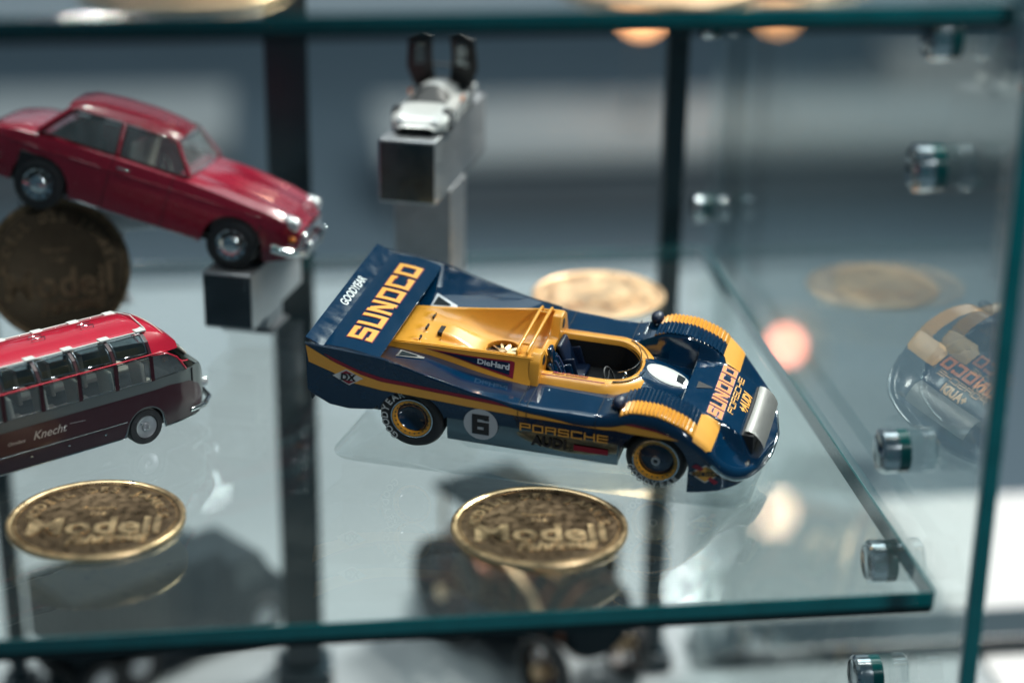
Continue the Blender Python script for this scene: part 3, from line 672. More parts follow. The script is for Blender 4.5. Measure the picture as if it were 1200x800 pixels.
# ---- cockpit
bm=B_()
def ring_pt(t,off):
    # closed outline of the cockpit opening: t in 0..1, off is the outward offset
    hw=.98+off; xr=2.78; xf=HX1; rx=.82+off
    L1=xf-xr; L2=PI*.9; tot=2*L1+L2; d=t*tot
    if d<L1: return (xr+d,-hw)
    if d<L1+L2:
        a=-PI/2+PI*(d-L1)/L2; return (xf+rx*math.cos(a),hw*math.sin(a))
    d-=L1+L2; return (xf-d,hw)
def zring(x): return 1.80+.0*x-.10*sst(4.2,5.2,x)
def fr_(t,k):
    off,dz=[(-.10,-.9),(-.06,-.02),(-.03,0),(.06,.0),(.24,-.05),(.42,-.30)][int(k)]
    x_,y_=ring_pt(t,off); return (x_,y_,zring(x_)+dz if k>0 else zring(x_)-.12)
grid(bm,fr_,[k/90 for k in range(91)],[0,1,2,3,4,5]); ringo=obj('cockpit_rim',bm,'yellow',race,50)
def rp(e):
    def fn(t,k):
        off=-.02+.20*k; x_,y_=ring_pt(t,off); zz=zring(x_)+(0 if off<.06 else -.06*(off-.06)/.14); return Vector((x_,y_,zz+e))
    return fn
for t0,t1 in ((.0,.27),(.73,1.0)):
    bm=B_(); grid(bm,lambda t,k:rp(.012)(t,k),[t0+(t1-t0)*i/24 for i in range(25)],[.66,.88]); obj('red_pinstripe',bm,'red_ink',ringo)
bm=font2('Mark Donohue',.135,.003,.3)
for v in bm.verts: v.co=Vector((3.45+v.co.x,-.985-.02+v.co.y,zring(3.4)+.018))
obj('signature',bm,'red_ink',ringo)
bm=B_(); grid(bm,lambda t,k:(lambda q:(q[0],q[1],zring(q[0])+.01+k*.15))(ring_pt(t,-.03-.05*k)),[.33+.34*i/40 for i in range(41)],[0,.5,1]); obj('windscreen',bm,'acrylic',race,60)
bm=B_(); tube(bm,[(lambda q:(q[0],q[1],zring(q[0])+.165))(ring_pt(.33+.34*i/40,-.08)) for i in range(41)],.010,6); obj('windscreen_edge',bm,'chrome',race,60)
bm=B_(); tube(bm,[(lambda q:(q[0],q[1],zring(q[0])+.012))(ring_pt(.30+.40*i/40,.09)) for i in range(41)],.016,6); obj('windscreen_frame',bm,'chrome',race,60)
bm=B_()
tubout=[ring_pt(k/60,-.09) for k in range(61)]+[(2.80,.85),(2.80,-.85)]
A=[bm.verts.new((a,b,1.70)) for a,b in tubout]; Bq=[bm.verts.new((a*.97+.1,b*.92,.5)) for a,b in tubout]
for i in range(len(A)): bm.faces.new((A[i],A[(i+1)%len(A)],Bq[(i+1)%len(A)],Bq[i]))
bm.faces.new(Bq); obj('cockpit_tub',bm,'black',race)
# seat: shell with side bolsters and head rest
def pad(bm,cx,cy,cz,sx,sy,sz,ry,bev):
    b2=B_(); box(b2,-sx/2,sx/2,-sy/2,sy/2,-sz/2,sz/2,bev,3)
    bmesh.ops.rotate(b2,cent=(0,0,0),matrix=Matrix.Rotation(ry,3,'Y'),verts=b2.verts[:]); bmesh.ops.translate(b2,vec=(cx,cy,cz),verts=b2.verts[:])
    me=bpy.data.meshes.new('x'); b2.to_mesh(me); b2.free(); bm.from_mesh(me); bpy.data.meshes.remove(me)
st=None
for cy,m_ in ((-.42,'navy'),(.50,'navy2')):
    bm=B_(); pad(bm,3.02,cy,1.42,.14,.66,.90,R(-22),.06); seat=obj('seat',bm,m_,race,50)
    bm=B_(); pad(bm,3.28,cy,1.05,.5,.62,.12,R(-6),.05); pad(bm,3.16,cy-.32,1.25,.34,.07,.55,R(-15),.03); pad(bm,3.16,cy+.32,1.25,.34,.07,.55,R(-15),.03); obj('seat_bolster',bm,m_,seat,50)
bm=B_(); pad(bm,2.88,-.50,1.98,.12,.30,.42,R(-14),.055); obj('head_rest',bm,'navy',race,50)
for dy in (-.12,.12):
    bm=B_(); tube(bm,[(2.98,-.42+dy,1.85),(3.10,-.42+dy,1.62),(3.18,-.42+dy*.6,1.38),(3.30,-.42,1.16)],.028,6); obj('harness',bm,'belt',race,50)
for q in ((3.14,-.30,1.56),(3.14,-.55,1.56),(3.26,-.42,1.24),(3.2,-.48,1.35)):
    bm=B_(); pad(bm,*q,.03,.07,.06,R(-20),.008); obj('harness_buckle',bm,'chrome',race)
bm=B_(); m4=Matrix.Translation((4.25,-.38,1.50))@Matrix.Rotation(R(62),4,'Y')
vs0=[]; tube(bm,[m4@Vector((.27*math.cos(a),.27*math.sin(a),0)) for a in [2*PI*k/32 for k in range(32)]],.030,8,True)
for a in (0,2*PI/3,4*PI/3): tube(bm,[m4@Vector((0,0,-.04)),m4@Vector((.25*math.cos(a),.25*math.sin(a),0))],.018,6)
tube(bm,[m4@Vector((0,0,-.04)),m4@Vector((0,0,-.5))],.04,8); obj('steering_wheel',bm,'rubber',race,60)
bm=B_()
for k,yy_ in enumerate((-.62,-.38,-.14)): lathe(bm,[(0,4.56),(.07,4.56),(.075,4.60)],'x',16,(0,yy_,1.52))
obj('dashboard_gauges',bm,'chrome',race,40)
# mirrors
for sg in (-1,1):
    bm=B_(); tube(bm,[(4.72,sg*1.95,H(4.72,1.95)-.02),(4.82,sg*2.02,H(4.72,1.95)+.16)],[.09,.06],10); o=obj('mirror',bm,'navy',race,60)
    bm=B_(); bmesh.ops.create_uvsphere(bm,u_segments=20,v_segments=12,radius=1,matrix=Matrix.Translation((4.86,sg*2.08,H(4.72,1.95)+.22))@Matrix.Rotation(R(0),4,'Y')@Matrix.Diagonal((.16,.22,.14,1)))
    obj('mirror_shell',bm,'navy2',o,1)
# small fixings
for x_,y_ in ((4.5,-1.6),(3.1,-1.55),(4.5,1.6),(6.25,-2.33),(6.25,2.33)):
    bm=B_(); lathe(bm,[(.03,0),(.03,.02),(0,.024)],'z',12,(x_,y_,H(x_,y_))); obj('fastener',bm,'chrome',race,40)
# ---- clear stand below the race car
std=root('display_stand',(CT.x,CT.y,0),Matrix.Rotation(R(-22.6),3,'Z'))
tag(std,'clear acrylic stand with rounded base plate under the navy race car','stand')
def rrect(x0,x1,y0,y1,r_,n=8):
    o=[]
    for cx,cy,a0 in ((x1-r_,y1-r_,0),(x0+r_,y1-r_,90),(x0+r_,y0+r_,180),(x1-r_,y0+r_,270)):
        for k in range(n+1): a=R(a0+90*k/n); o.append((cx+r_*math.cos(a),cy+r_*math.sin(a)))
    return o
bm=B_(); prism(bm,rrect(-2.0,8.3,-2.95,2.2,.7),.004,.055,'z',.015); obj('base_plate',bm,'acrylic',std,40)
bm=B_(); A=rrect(.9,4.9,-1.5,1.5,.4)
def wz_(a,b): 
    q=CROT@(Vector((a,b,.29))*KS)+CT; return max(.1,q.z)
lo=[bm.verts.new((a,b,.06)) for a,b in A]; hi=[bm.verts.new((a,b,wz_(a,b))) for a,b in A]
for i in range(len(A)): bm.faces.new((lo[i],lo[(i+1)%len(A)],hi[(i+1)%len(A)],hi[i]))
bm.faces.new(hi); bm.faces.new(lo[::-1]); obj('wedge_block',bm,'acrylic',std,40)
# ---------------------------------------------------------------- generic loft for the other models
def interp(tab): 
    xs=[q[0] for q in tab]; ys=[q[1] for q in tab]; return lambda x: float(np.interp(x,xs,ys))
# ---------------------------------------------------------------- bus
bus=root('bus',(-24.18,6.3,.03),Matrix.Rotation(R(33.7),3,'Z'),.927)
tag(bus,'maroon and grey vintage coach model with a red roof and curved roof windows','model bus')
bw=smooth_table([(-2,1),(8.8,1),(9.6,.93),(10.1,.82),(10.5,.62),(10.75,.36),(10.9,.05)],-2,10.9,.12)
def bsec(x,z):
    # half width at height z before nose taper
    y_=float(np.interp(z,[.3,.8,1.75,2.45,2.52,2.8,2.98,3.08,3.13],[1.28,1.38,1.38,1.33,1.29,1.12,.85,.42,0])); return y_*bw(x)
bz=smooth_table([(-2,3.13),(8.7,3.13),(9.2,3.02),(9.6,2.72),(10.0,2.25),(10.3,1.85),(10.55,1.5),(10.8,.98),(10.9,.5)],-2,10.9,.08)
bxs=[v for v in np.linspace(-1.5,10.88,170)]
arch=lambda x,c_,r_,lo: max(lo,.50+math.sqrt(max(0,r_*r_-(x-c_)**2))) if abs(x-c_)<r_ else lo
for sg in (-1,1):
    pass
bm=B_()
for sg in (-1,1):
    def f_(x,t,sg=sg):
        lo=max(arch(x,8.45,.56,.33),arch(x,1.6,.56,.33)); hi=min(1.78,bz(x)); z=lo+(hi-lo)*t; return (x,sg*bsec(x,z),z)
    grid(bm,f_,bxs,[0,.1,.25,.4,.55,.7,.85,1])
# hood and nose top
grid(bm,lambda x,t:(x,t*bsec(x,min(1.78,bz(x))),min(1.78,bz(x))+.06*(1-t*t) if bz(x)<1.9 else 1.78),[v for v in bxs if v>10.2],list(np.linspace(-1,1,13)))
obj('lower_body',bm,'bus_grey',bus,45)
bm=B_()
for sg in (-1,1):
    mt=interp([(-1.5,1.46),(8.5,1.50),(9.2,1.51),(9.9,1.42),(10.28,1.18),(10.44,.88),(10.46,.5)])
    def f_(x,t,sg=sg):
        lo=max(arch(x,8.45,.60,.37),arch(x,1.6,.60,.37)); hi=mt(x); z=lo+(hi-lo)*t; return (x,sg*(bsec(x,z)+.015),z)
    grid(bm,f_,[v for v in bxs if v<10.46],[0,.1,.25,.4,.55,.7,.85,1])
obj('side_panels',bm,'bus_maroon',bus,45)
for sg in (-1,1):
    bm=B_(); tube(bm,[(x_,sg*(bsec(x_,.83)+.03),.83) for x_ in np.linspace(-1.4,7.85,20)],.018,6); obj('side_trim',bm,'chrome',bus,60)
    bm=B_(); tube(bm,[(x_,sg*(bsec(x_,.33)+.02),max(.34,arch(x_,8.45,.58,.34),arch(x_,1.6,.58,.34))) for x_ in np.linspace(-1.4,10.3,160)],.022,6); obj('skirt_trim',bm,'chrome',bus,60)
    bm=B_(); tube(bm,[(x_,sg*(bsec(x_,2.49)+.03),2.49-.5*sst(9.0,9.85,x_)) for x_ in np.linspace(-1.4,9.9,60)],.020,6); obj('cant_rail',bm,'bus_red',bus,60)
    for k in range(8):
        if sg<0:
            bm=B_(); box(bm,1.7+k*1.06-.9,1.76+k*1.06-.9,-1.43,-1.39,.64,.68,.01); obj('body_stud',bm,'chrome',bus)
# roof
bm=B_()
def rf(x,t):
    a=abs(t); 
    z0=min(2.98,bz(x)-.13); z0=max(z0,2.45); hw=bsec(x,z0); zt=max(bz(x),z0)
    return (x,t*hw,zt-(zt-z0)*a**2.2)
grid(bm,rf,[v for v in bxs if v<9.62],list(np.linspace(-1,1,21)))
for sg in (-1,1):    # shoulders at the front end of the roof
    def f_(x,t,sg=sg):
        z0=2.45; z1=max(2.45,min(2.98,bz(x)-.13)); z=z0+(z1-z0)*t; return (x,sg*bsec(x,z),z)
    grid(bm,f_,[v for v in bxs if 8.66<v<9.62],[0,.25,.5,.75,1])
obj('roof',bm,'bus_red',bus,40)
bm=B_(); tube(bm,[(x_,-.86,3.0) for x_ in np.linspace(-1.4,8.8,12)]+[(8.86,-.80,3.02),(8.9,0,3.15),(8.86,.80,3.02)]+[(x_,.86,3.0) for x_ in np.linspace(8.8,-1.4,12)],.022,6); obj('roof_trim',bm,'white_ink',bus,60)
XP=[5.52+1.06*k for k in range(-6,4)]
for sg in (-1,1):
    for i,xp in enumerate(XP):
        bm=B_(); 
        for (xa,xb,z0,z1,e) in ((xp-.055,xp+.055,1.76,2.50,.012),(xp-.045,xp+.045,2.50,2.99,.02)):
            zz=np.linspace(z0,z1,6); grid(bm,lambda a,z,sg=sg,e=e:(a,sg*(bsec(a,z)+e),z),[xa,xb],list(zz))
        obj('window_pillar',bm,'bus_maroon',bus)
        bm=B_(); box(bm,xp-.15,xp+.15,sg*.76-.15,sg*.76+.15,2.985,3.035,.01); obj('roof_bracket',bm,'white_ink',bus)
        x1=xp+1.06-.05
        if i<len(XP)-1:
            bm=B_(); grid(bm,lambda a,z,sg=sg:(a,sg*(bsec(a,z)-.01),z),[xp+.05,x1],list(np.linspace(1.80,2.44,4))); obj('side_window',bm,'window',bus,60)
            bm=B_(); tube(bm,[(a,sg*(bsec(a,z)+.0),z) for a,z in ((xp+.07,1.80),(x1-.02,1.80),(x1-.02,2.43),(xp+.07,2.43))],.018,6,True); obj('side_window_frame',bm,'chrome',bus,60)
            bm=B_(); grid(bm,lambda a,z,sg=sg:(a,sg*(bsec(a,z)+.01),z),list(np.linspace(xp+.05,x1,3)),list(np.linspace(2.55,2.95,8))); obj('roof_window',bm,'roofglass',bus,60)
            bm=B_(); tube(bm,[(a,sg*(bsec(a,z)+.02),z) for a,z in ((xp+.09,2.56),(x1-.04,2.56),(x1-.04,2.75),(x1-.04,2.94),(xp+.09,2.94),(xp+.09,2.75))],.020,6,True); obj('roof_window_frame',bm,'chrome',bus,60)
    # last side window, tapering to the nose
    bm=B_(); grid(bm,lambda a,t,sg=sg:(lambda z:(a,sg*(bsec(a,z)-.005),z))(1.80+t*(float(np.interp(a,[8.7,9.2,9.5,9.75],[2.44,2.36,2.18,1.86]))-1.80)),list(np.linspace(8.74,9.74,8)),[0,.5,1]); obj('quarter_window',bm,'window',bus,60)
    bm=B_(); tube(bm,[(lambda z:(a,sg*(bsec(a,z)+.01),z))(float(np.interp(a,[8.7,9.2,9.5,9.8],[2.47,2.40,2.22,1.80]))) for a in np.linspace(8.7,9.8,12)]+[(9.8,sg*bsec(9.8,1.78),1.78)],.025,6); obj('window_arch',bm,'bus_red',bus,60)
    bm=B_(); lathe(bm,[(.0,sg*1.36),(.10,sg*1.365),(.13,sg*1.34),(.27,sg*1.345),(.30,sg*1.37)],'y',40,(8.45,0,.51)); w_=None
for sg in (-1,1):
    for xw in (8.45,1.6):
        bm=B_(); lathe(bm,[(.30,sg*1.30),(.34,sg*1.34),(.47,sg*1.33),(.50,sg*1.27),(.50,sg*.95),(.3,sg*.92)],'y',40,(xw,0,.50)); t=obj('wheel',bm,'rubber',bus,40)
        bm=B_(); lathe(bm,[(.31,sg*1.31),(.30,sg*1.33),(.22,sg*1.30),(.13,sg*1.30),(.11,sg*1.35),(.07,sg*1.36),(.05,sg*1.31),(0,sg*1.30)],'y',40,(xw,0,.50)); obj('wheel_rim',bm,'steel',t,40)
bm=B_(); box(bm,-1.4,10.0,-1.1,1.1,.35,.6,.02); box(bm,-1.4,10.0,-1.18,1.18,1.15,1.22,.02); obj('chassis',bm,'black',bus)
for i in range(11):
    for yy_ in (-.78,.78):
        bm=B_(); pad2=box(bm,0,.13,-.36,.36,0,1.0,.05,3); bmesh.ops.rotate(bm,cent=(0,0,0),matrix=Matrix.Rotation(R(-8),3,'Y'),verts=bm.verts[:]); box(bm,.0,.5,-.36,.36,.12,.26,.04); bmesh.ops.translate(bm,vec=(-.9+i*.95,yy_,1.22),verts=bm.verts[:]); obj('seat',bm,'ivory',bus,50)
# windscreen, nose and bumper
bm=B_(); 
def ws(t,k):
    x_=9.30+.78*k; z_=bz(x_)-.02; return (x_,t*.80*bw(x_)*1.2,z_-.10*abs(t)**2)
grid(bm,ws,list(np.linspace(-1,1,15)),[0,.25,.5,.75,1]); obj('windscreen',bm,'window',bus,60)
bm=B_(); tube(bm,[ws(t,0) for t in np.linspace(-1,1,11)]+[ws(1,1)]+[ws(t,1) for t in np.linspace(.9,-.9,11)]+[ws(-1,1)],.03,6,True); tube(bm,[ws(0,0),ws(0,1)],.025,6); obj('windscreen_frame',bm,'ivory',bus,60)
bm=B_(); grid(bm,lambda x,t:(x,t*.55*bw(x),bz(x)+.03-.03*t*t),list(np.linspace(10.05,10.80,10)),list(np.linspace(-1,1,9))); obj('bonnet',bm,'ivory',bus,50)
bm=B_(); tube(bm,[(9.9,-1.12,.52),(10.45,-.98,.50),(10.85,-.6,.50),(11.0,0,.50),(10.85,.6,.50),(10.45,.98,.50),(9.9,1.12,.52)],.075,8); obj('bumper',bm,'chrome',bus,60)
for sg in (-1,1):
    bm=B_(); lathe(bm,[(.0,10.80),(.13,10.78),(.16,10.68),(.14,10.5)],'x',24,(0,sg*.58,.98)); obj('headlight',bm,'lens',bus,50)
    bm=B_(); lathe(bm,[(0,10.42),(.06,10.40),(.06,10.3)],'x',12,(0,sg*.78,1.30)); obj('indicator',bm,'amber',bus,50)
    bm=B_(); box(bm,9.98,10.04,sg*1.12-.06,sg*1.12+.06,1.35,1.75,.02); obj('mirror',bm,'black',bus)
for k,xq in enumerate((3.2,4.6,6.0,7.4)):
    bm=B_(); tube(bm,[(xq,-.10,3.10),(xq,-.08,3.20),(xq+.36,-.08,3.20),(xq+.36,-.10,3.10)],.018,6); tube(bm,[(xq,.12,3.10),(xq,.12,3.19),(xq+.36,.12,3.19),(xq+.36,.12,3.10)],.018,6); obj('roof_rail',bm,'chrome',bus,60)
b=font2('Knecht',.32,.003,.35)
for v in b.verts: v.co=Vector((5.62+v.co.x,v.co.y+1.18,0))
refine(b,.15); warp(b,lambda a,z:Vector((a,-(bsec(a,z)+.024),z))); obj('coach_lettering',b,'steel',bus)
b=font2('Omnibus',.13,.002,.2)
for v in b.verts: v.co=Vector((4.70+v.co.x,v.co.y+1.14,0))
warp(b,lambda a,z:Vector((a,-(bsec(a,z)+.024),z))); obj('coach_lettering',b,'steel',bus)
bm=B_(); stroke(bm,[(6.2,1.25),(6.65,1.22)],.015); warp(bm,lambda a,z:Vector((a,-(bsec(a,z)+.024),z))); obj('coach_flourish',bm,'steel',bus)
# ---------------------------------------------------------------- red saloon
RROT=euler_ypr(R(-15.6),R(14.8),R(-4.4)); RT=Vector((-19.86,19.29,3.55))
sal=root('saloon_car',RT,RROT); tag(sal,'dark red two door saloon car model tilted nose down on steel blocks','model car')
beltw=smooth_table([(-1.95,.6),(-1.8,1.25),(-1.3,1.55),(0,1.72),(2,1.80),(5.5,1.78),(6.6,1.66),(7.1,1.50),(7.3,1.2)],-2,7.4,.10)
topz=smooth_table([(-2,1.55),(-1.7,1.86),(-1,2.04),(0,2.12),(2,2.16),(4.0,2.13),(5.0,2.06),(6.3,1.93),(6.9,1.80),(7.2,1.5)],-2,7.4,.12)
def arc2(x):
    lo=float(np.interp(x,[-1.95,-1.2,6.6,7.3],[.80,.55,.50,.75]))
    for c_ in (0,5.58):
        if abs(x-c_)<.86: lo=max(lo,.66+math.sqrt(.86**2-(x-c_)**2))
    return lo
sx=sorted(set(list(np.linspace(-1.93,7.3,150))))
def sal_side(x,z):
    W=beltw(x); tz=topz(x); q=(z-.5)/(tz-.5); return W*(1-.05*(1-min(1,q*2))**2-.08*max(0,(q-.6)/.4)**2)
bm=B_()
for sg in (-1,1):
    grid(bm,lambda x,t,sg=sg:(lambda z:(x,sg*sal_side(x,z),z))(arc2(x)+(topz(x)-.10-arc2(x))*t),sx,[0,.06,.15,.3,.45,.6,.72,.8,.9,1])
def deck(x,t):
    a=abs(t); W=sal_side(x,topz(x)-.10); z=topz(x)-.10*a**6+.06*(1-a*a)
    if x>4: z+=.05*math.exp(-((a-.80)/.12)**2)*sst(4,5,x)+.05*math.exp(-(a/.12)**2)*sst(4.2,5,x)-.03*math.exp(-((a-.55)/.15)**2)
    return (x,t*W,z)
grid(bm,deck,sx,[math.sin(PI/2*v) for v in np.linspace(-1,1,31)],skip=lambda x,t:.0<x<3.7 and abs(t)<.84)
grid(bm,lambda z,t:(7.3,t*beltw(7.3),z),[.75,1.1,1.42],list(np.linspace(-1,1,9)))
obj('body_shell',bm,'maroon',sal,40)
# cabin: roof and pillars, glass
RB=[(-.45,2.12,1.22),(.42,2.92,1.14),(1.9,3.04,1.14),(3.0,3.00,1.12),(3.42,2.90,1.08),(4.12,2.16,1.34)]
rz=smooth_table([(.1,2.95),(.45,3.10),(1.2,3.18),(2.2,3.20),(3.0,3.13),(3.42,2.98)],.0,3.5,.12)
bm=B_(); grid(bm,lambda x,t:(x,t*1.15*(1-.03*abs(x-1.8)),rz(x)-.24*abs(t)**3.6),list(np.linspace(.15,3.42,30)),[math.sin(PI/2*v) for v in np.linspace(-1,1,21)]); bmesh.ops.solidify(bm,geom=bm.faces[:],thickness=.05); obj('roof',bm,'maroon',sal,50)
for sg in (-1,1):
    yr=lambda x:1.15*(1-.03*abs(x-1.8)); yb_=1.56
    L_=lambda x0,z0,y0,x1,z1,y1,r_: tube(bm,[(x0,sg*y0,z0),((x0+x1)/2,sg*(y0+y1)/2*1.012,(z0+z1)/2),(x1,sg*y1,z1)],r_,8)
    for nm,args in (('rear_pillar',(-.35,2.10,1.50,.35,2.86,1.13,.10)),('door_pillar',(1.95,2.14,1.60,1.85,2.98,1.16,.045)),('front_pillar',(4.02,2.12,1.50,3.35,2.86,1.10,.055))):
        bm=B_(); L_(*args); obj(nm,bm,'maroon',sal,60)
    for (xa,xb,xc,xd) in ((-.20,1.88,1.80,.45),(2.02,3.95,3.28,1.92)):
        bm=B_(); V=[bm.verts.new(q) for q in ((xa,sg*1.56,2.13),(xb,sg*1.57,2.13),(xc,sg*1.15,2.90),(xd,sg*1.15,2.90))]; bm.faces.new(V); obj('side_window',bm,'window',sal)
        bm=B_(); tube(bm,[(xa,sg*1.57,2.13),(xb,sg*1.58,2.13),(xc,sg*1.16,2.90),(xd,sg*1.16,2.90)],.030,6,True); obj('window_frame',bm,'chrome' if 0 else 'black',sal,60)
    bm=B_(); tube(bm,[(x_,sg*(sal_side(x_,1.72)+.01),1.72-.03*abs(x_-3)/4) for x_ in np.linspace(-1.6,7.0,40)],.022,6); obj('side_moulding',bm,'maroon',sal,60)
    bm=B_(); tube(bm,[(x_,sg*(sal_side(x_,.56)+.005),.56) for x_ in np.linspace(.95,4.65,12)],.025,6); obj('sill_trim',bm,'chrome',sal,60)
    for (a,b) in (((3.62,2.08),(3.55,.62)),((1.90,2.08),(1.82,.62))):
        bm=B_(); tube(bm,[(a[0]+(b[0]-a[0])*t,sg*(sal_side(a[0],a[1]+(b[1]-a[1])*t)+.003),a[1]+(b[1]-a[1])*t) for t in np.linspace(0,1,8)],.010,5); obj('door_gap',bm,'seam',sal)
    bm=B_(); tube(bm,[(2.05,sg*1.80,1.88),(2.10,sg*1.86,1.88),(2.38,sg*1.86,1.89),(2.42,sg*1.80,1.89)],.022,6); obj('door_handle',bm,'chrome',sal,60)
    bm=B_(); lathe(bm,[(.0,7.22),(.13,7.21),(.19,7.15),(.21,7.05),(.20,6.75)],'x',28,(0,sg*1.27,1.66)); h_=obj('headlight',bm,'lens',sal,40)
    bm=B_(); bmesh.ops.create_uvsphere(bm,u_segments=14,v_segments=8,radius=.11,matrix=Matrix.Translation((7.12,sg*1.42,1.28))@Matrix.Diagonal((1,1,.8,1))); obj('indicator',bm,'amber',sal,1)
    for xw in (0,5.58):
        bm=B_(); lathe(bm,[(.40,sg*1.70),(.44,sg*1.75),(.62,sg*1.74),(.70,sg*1.68),(.70,sg*1.35),(.45,sg*1.3)],'y',48,(xw,0,.70)); t=obj('wheel',bm,'rubber',sal,40)
        bm=B_(); lathe(bm,[(.42,sg*1.73),(.38,sg*1.70),(.26,sg*1.69),(.22,sg*1.74),(.12,sg*1.78),(0,sg*1.80)],'y',40,(xw,0,.70)); obj('hub_cap',bm,'chrome',t,40)
        bm=B_()
        for k in range(10):
            a=2*PI*k/10; bmesh.ops.create_cube(bm,size=.06,matrix=Matrix.Translation((xw+.33*math.cos(a),sg*1.71,.70+.33*math.sin(a)))@Matrix.Rotation(-a,4,'Y'))
        o=obj('hub_slots',bm,'black',t); o['kind']='stuff'
bm=B_(); 
def scr(x0,z0,y0,x1,z1,y1): return lambda s_,t:(x0+(x1-x0)*s_+.10*(1-t*t),t*(y0+(y1-y0)*s_),z0+(z1-z0)*s_)
grid(bm,scr(3.98,2.17,1.45,3.38,2.90,1.06),[0,.5,1],list(np.linspace(-1,1,9))); obj('windscreen',bm,'window',sal,60)
fr1=scr(3.98,2.17,1.45,3.38,2.90,1.06); bm=B_(); tube(bm,[fr1(0,t) for t in np.linspace(-1,1,9)]+[fr1(1,t) for t in np.linspace(1,-1,9)],.035,6,True); obj('windscreen_trim',bm,'chrome',sal,60)
fr2=lambda s_,t:(lambda q:(q[0]-.2*(1-t*t),q[1],q[2]))(scr(-.35,2.14,1.42,.22,2.84,1.06)(s_,t)); bm=B_(); grid(bm,fr2,[0,.5,1],list(np.linspace(-1,1,9))); obj('rear_window',bm,'window',sal,60)
bm=B_(); tube(bm,[fr2(0,t) for t in np.linspace(-1,1,9)]+[fr2(1,t) for t in np.linspace(1,-1,9)],.045,6,True); obj('rear_window_trim',bm,'chrome',sal,60)
for xw,nm in ((7.44,'front_bumper'),(-2.08,'rear_bumper')):
    d=1 if xw>0 else -1
    bm=B_(); tube(bm,[(xw-d*.75,-1.76,.98),(xw-d*.25,-1.70,.96),(xw,-1.2,.95),(xw+d*.05,0,.95),(xw,1.2,.95),(xw-d*.25,1.70,.96),(xw-d*.75,1.76,.98)],.12,10); obj(nm,bm,'chrome',sal,60)
    if d>0:
        for sg in (-1,1): bm=B_(); box(bm,xw-.04,xw+.14,sg*.9-.05,sg*.9+.05,.72,1.22,.03); obj('bumper_guard',bm,'chrome',sal)
bm=B_(); box(bm,7.28,7.36,-.9,.9,1.2,1.38,.03); obj('grille',bm,'chrome',sal)
bm=B_(); box(bm,-1.5,6.8,-1.3,1.3,.48,.75,.05); box(bm,-.7,.7,-1.7,1.7,.75,1.5,.05); box(bm,4.9,6.3,-1.7,1.7,.75,1.5,.05); obj('chassis',bm,'black',sal)
for xq,yy_ in ((2.2,-.65),(2.2,.65),(.55,0)):
    bm=B_(); w2=.5 if yy_ else 1.15; box(bm,xq-.08,xq+.12,yy_-w2,yy_+w2,1.2,2.5,.07,3); box(bm,xq,xq+.9,yy_-w2,yy_+w2,1.1,1.3,.06); obj('seat',bm,'ivory' if yy_ else 'slate',sal,50)
bm=B_(); m4=Matrix.Translation((3.1,-.62,1.95))@Matrix.Rotation(R(60),4,'Y'); tube(bm,[m4@Vector((.3*math.cos(2*PI*k/20),.3*math.sin(2*PI*k/20),0)) for k in range(20)],.03,6,True); obj('steering_wheel',bm,'ivory',sal,60)
bm=B_(); tube(bm,[(3.2,0,2.62),(3.15,-.18,2.62),(3.15,.18,2.62)],.04,6); obj('rear_view_mirror',bm,'chrome',sal,60)
# ---------------------------------------------------------------- steel stands
def stand(loc,rotz,wd,ln,zt,hb,label,px=.55,pw=None):
    rt=root('steel_stand',loc,Matrix.Rotation(R(rotz),3,'Z')); pw=pw or wd*.5
    bm=B_(); box(bm,-wd/2,wd/2,0,ln,zt-hb,zt,.05,3); obj('bar',bm,'steel',rt,40)
    bm=B_(); box(bm,-wd/2+.03,wd/2-.03,-.008,.004,zt-hb+.07,zt-.07,.003); obj('face_plate',bm,'dark_steel',rt)
    bm=B_(); box(bm,-pw,pw,ln*px-pw,ln*px+pw,.05,zt-hb,.05); obj('post',bm,'steel',rt)
    bm=B_(); box(bm,-pw*1.2,pw*1.2,ln*px-pw*1.2,ln*px+pw*1.2,.005,.06,.02); obj('foot_plate',bm,'steel',rt)
    return tag(rt,label,'stand','brushed steel stands')
M_['dark_steel']=mat('dark_polished_steel',(.11,.13,.145),.20,1,var=.3,scale=1.2,rvar=.1)
stand((-10.02,17.0,0),-20,1.62,5.9,5.53,1.82,'tall steel stand that carries the small silver car with raised doors',.42,.85)
stand((-15.05,15.85,0),-20,1.42,4.2,2.22,1.62,'low steel stand under the front wheels of the red saloon',.5,.62)
stand((-20.9,20.0,0),-78,1.4,4.4,3.30,1.1,'steel stand under the rear wheels of the red saloon, beside the dark standing medal',.5,.6)
# ---------------------------------------------------------------- small silver car with raised doors
SC=root('small_car',(-9.62,18.15,5.535),Matrix.Rotation(R(-110),3,'Z')); SC.matrix_world=Matrix.Translation((-9.05,19.5,5.535))@Matrix.Rotation(R(-108),4,'Z')@Matrix.Scale(1.0,4)
tag(SC,'small silver white sports car with black raised doors on the tall steel stand','model car')
sw=smooth_table([(-2.2,.78),(-1.6,.86),(0,.80),(1.4,.86),(1.9,.78),(2.2,.45)],-2.2,2.2,.1)
sz=smooth_table([(-2.2,.62),(-1.3,.78),(-.6,.98),(0,1.05),(.45,.92),(.9,.66),(1.4,.58),(1.9,.42),(2.2,.22)],-2.2,2.2,.1)
bm=B_(); sxx=list(np.linspace(-2.2,2.2,70))
def zt_(x,t): 
    a=abs(t); cab=max(0,sz(x)-.62); base=min(sz(x),.62)+.10*math.exp(-((abs(x)-1.35)/.38)**2)*(a**3); return base*(1-.25*a**6)+cab*max(0,1-(a/.72)**2.5)
grid(bm,lambda x,t:(x,t*sw(x),zt_(x,t)),sxx,[math.sin(PI/2*v) for v in np.linspace(-1,1,25)])
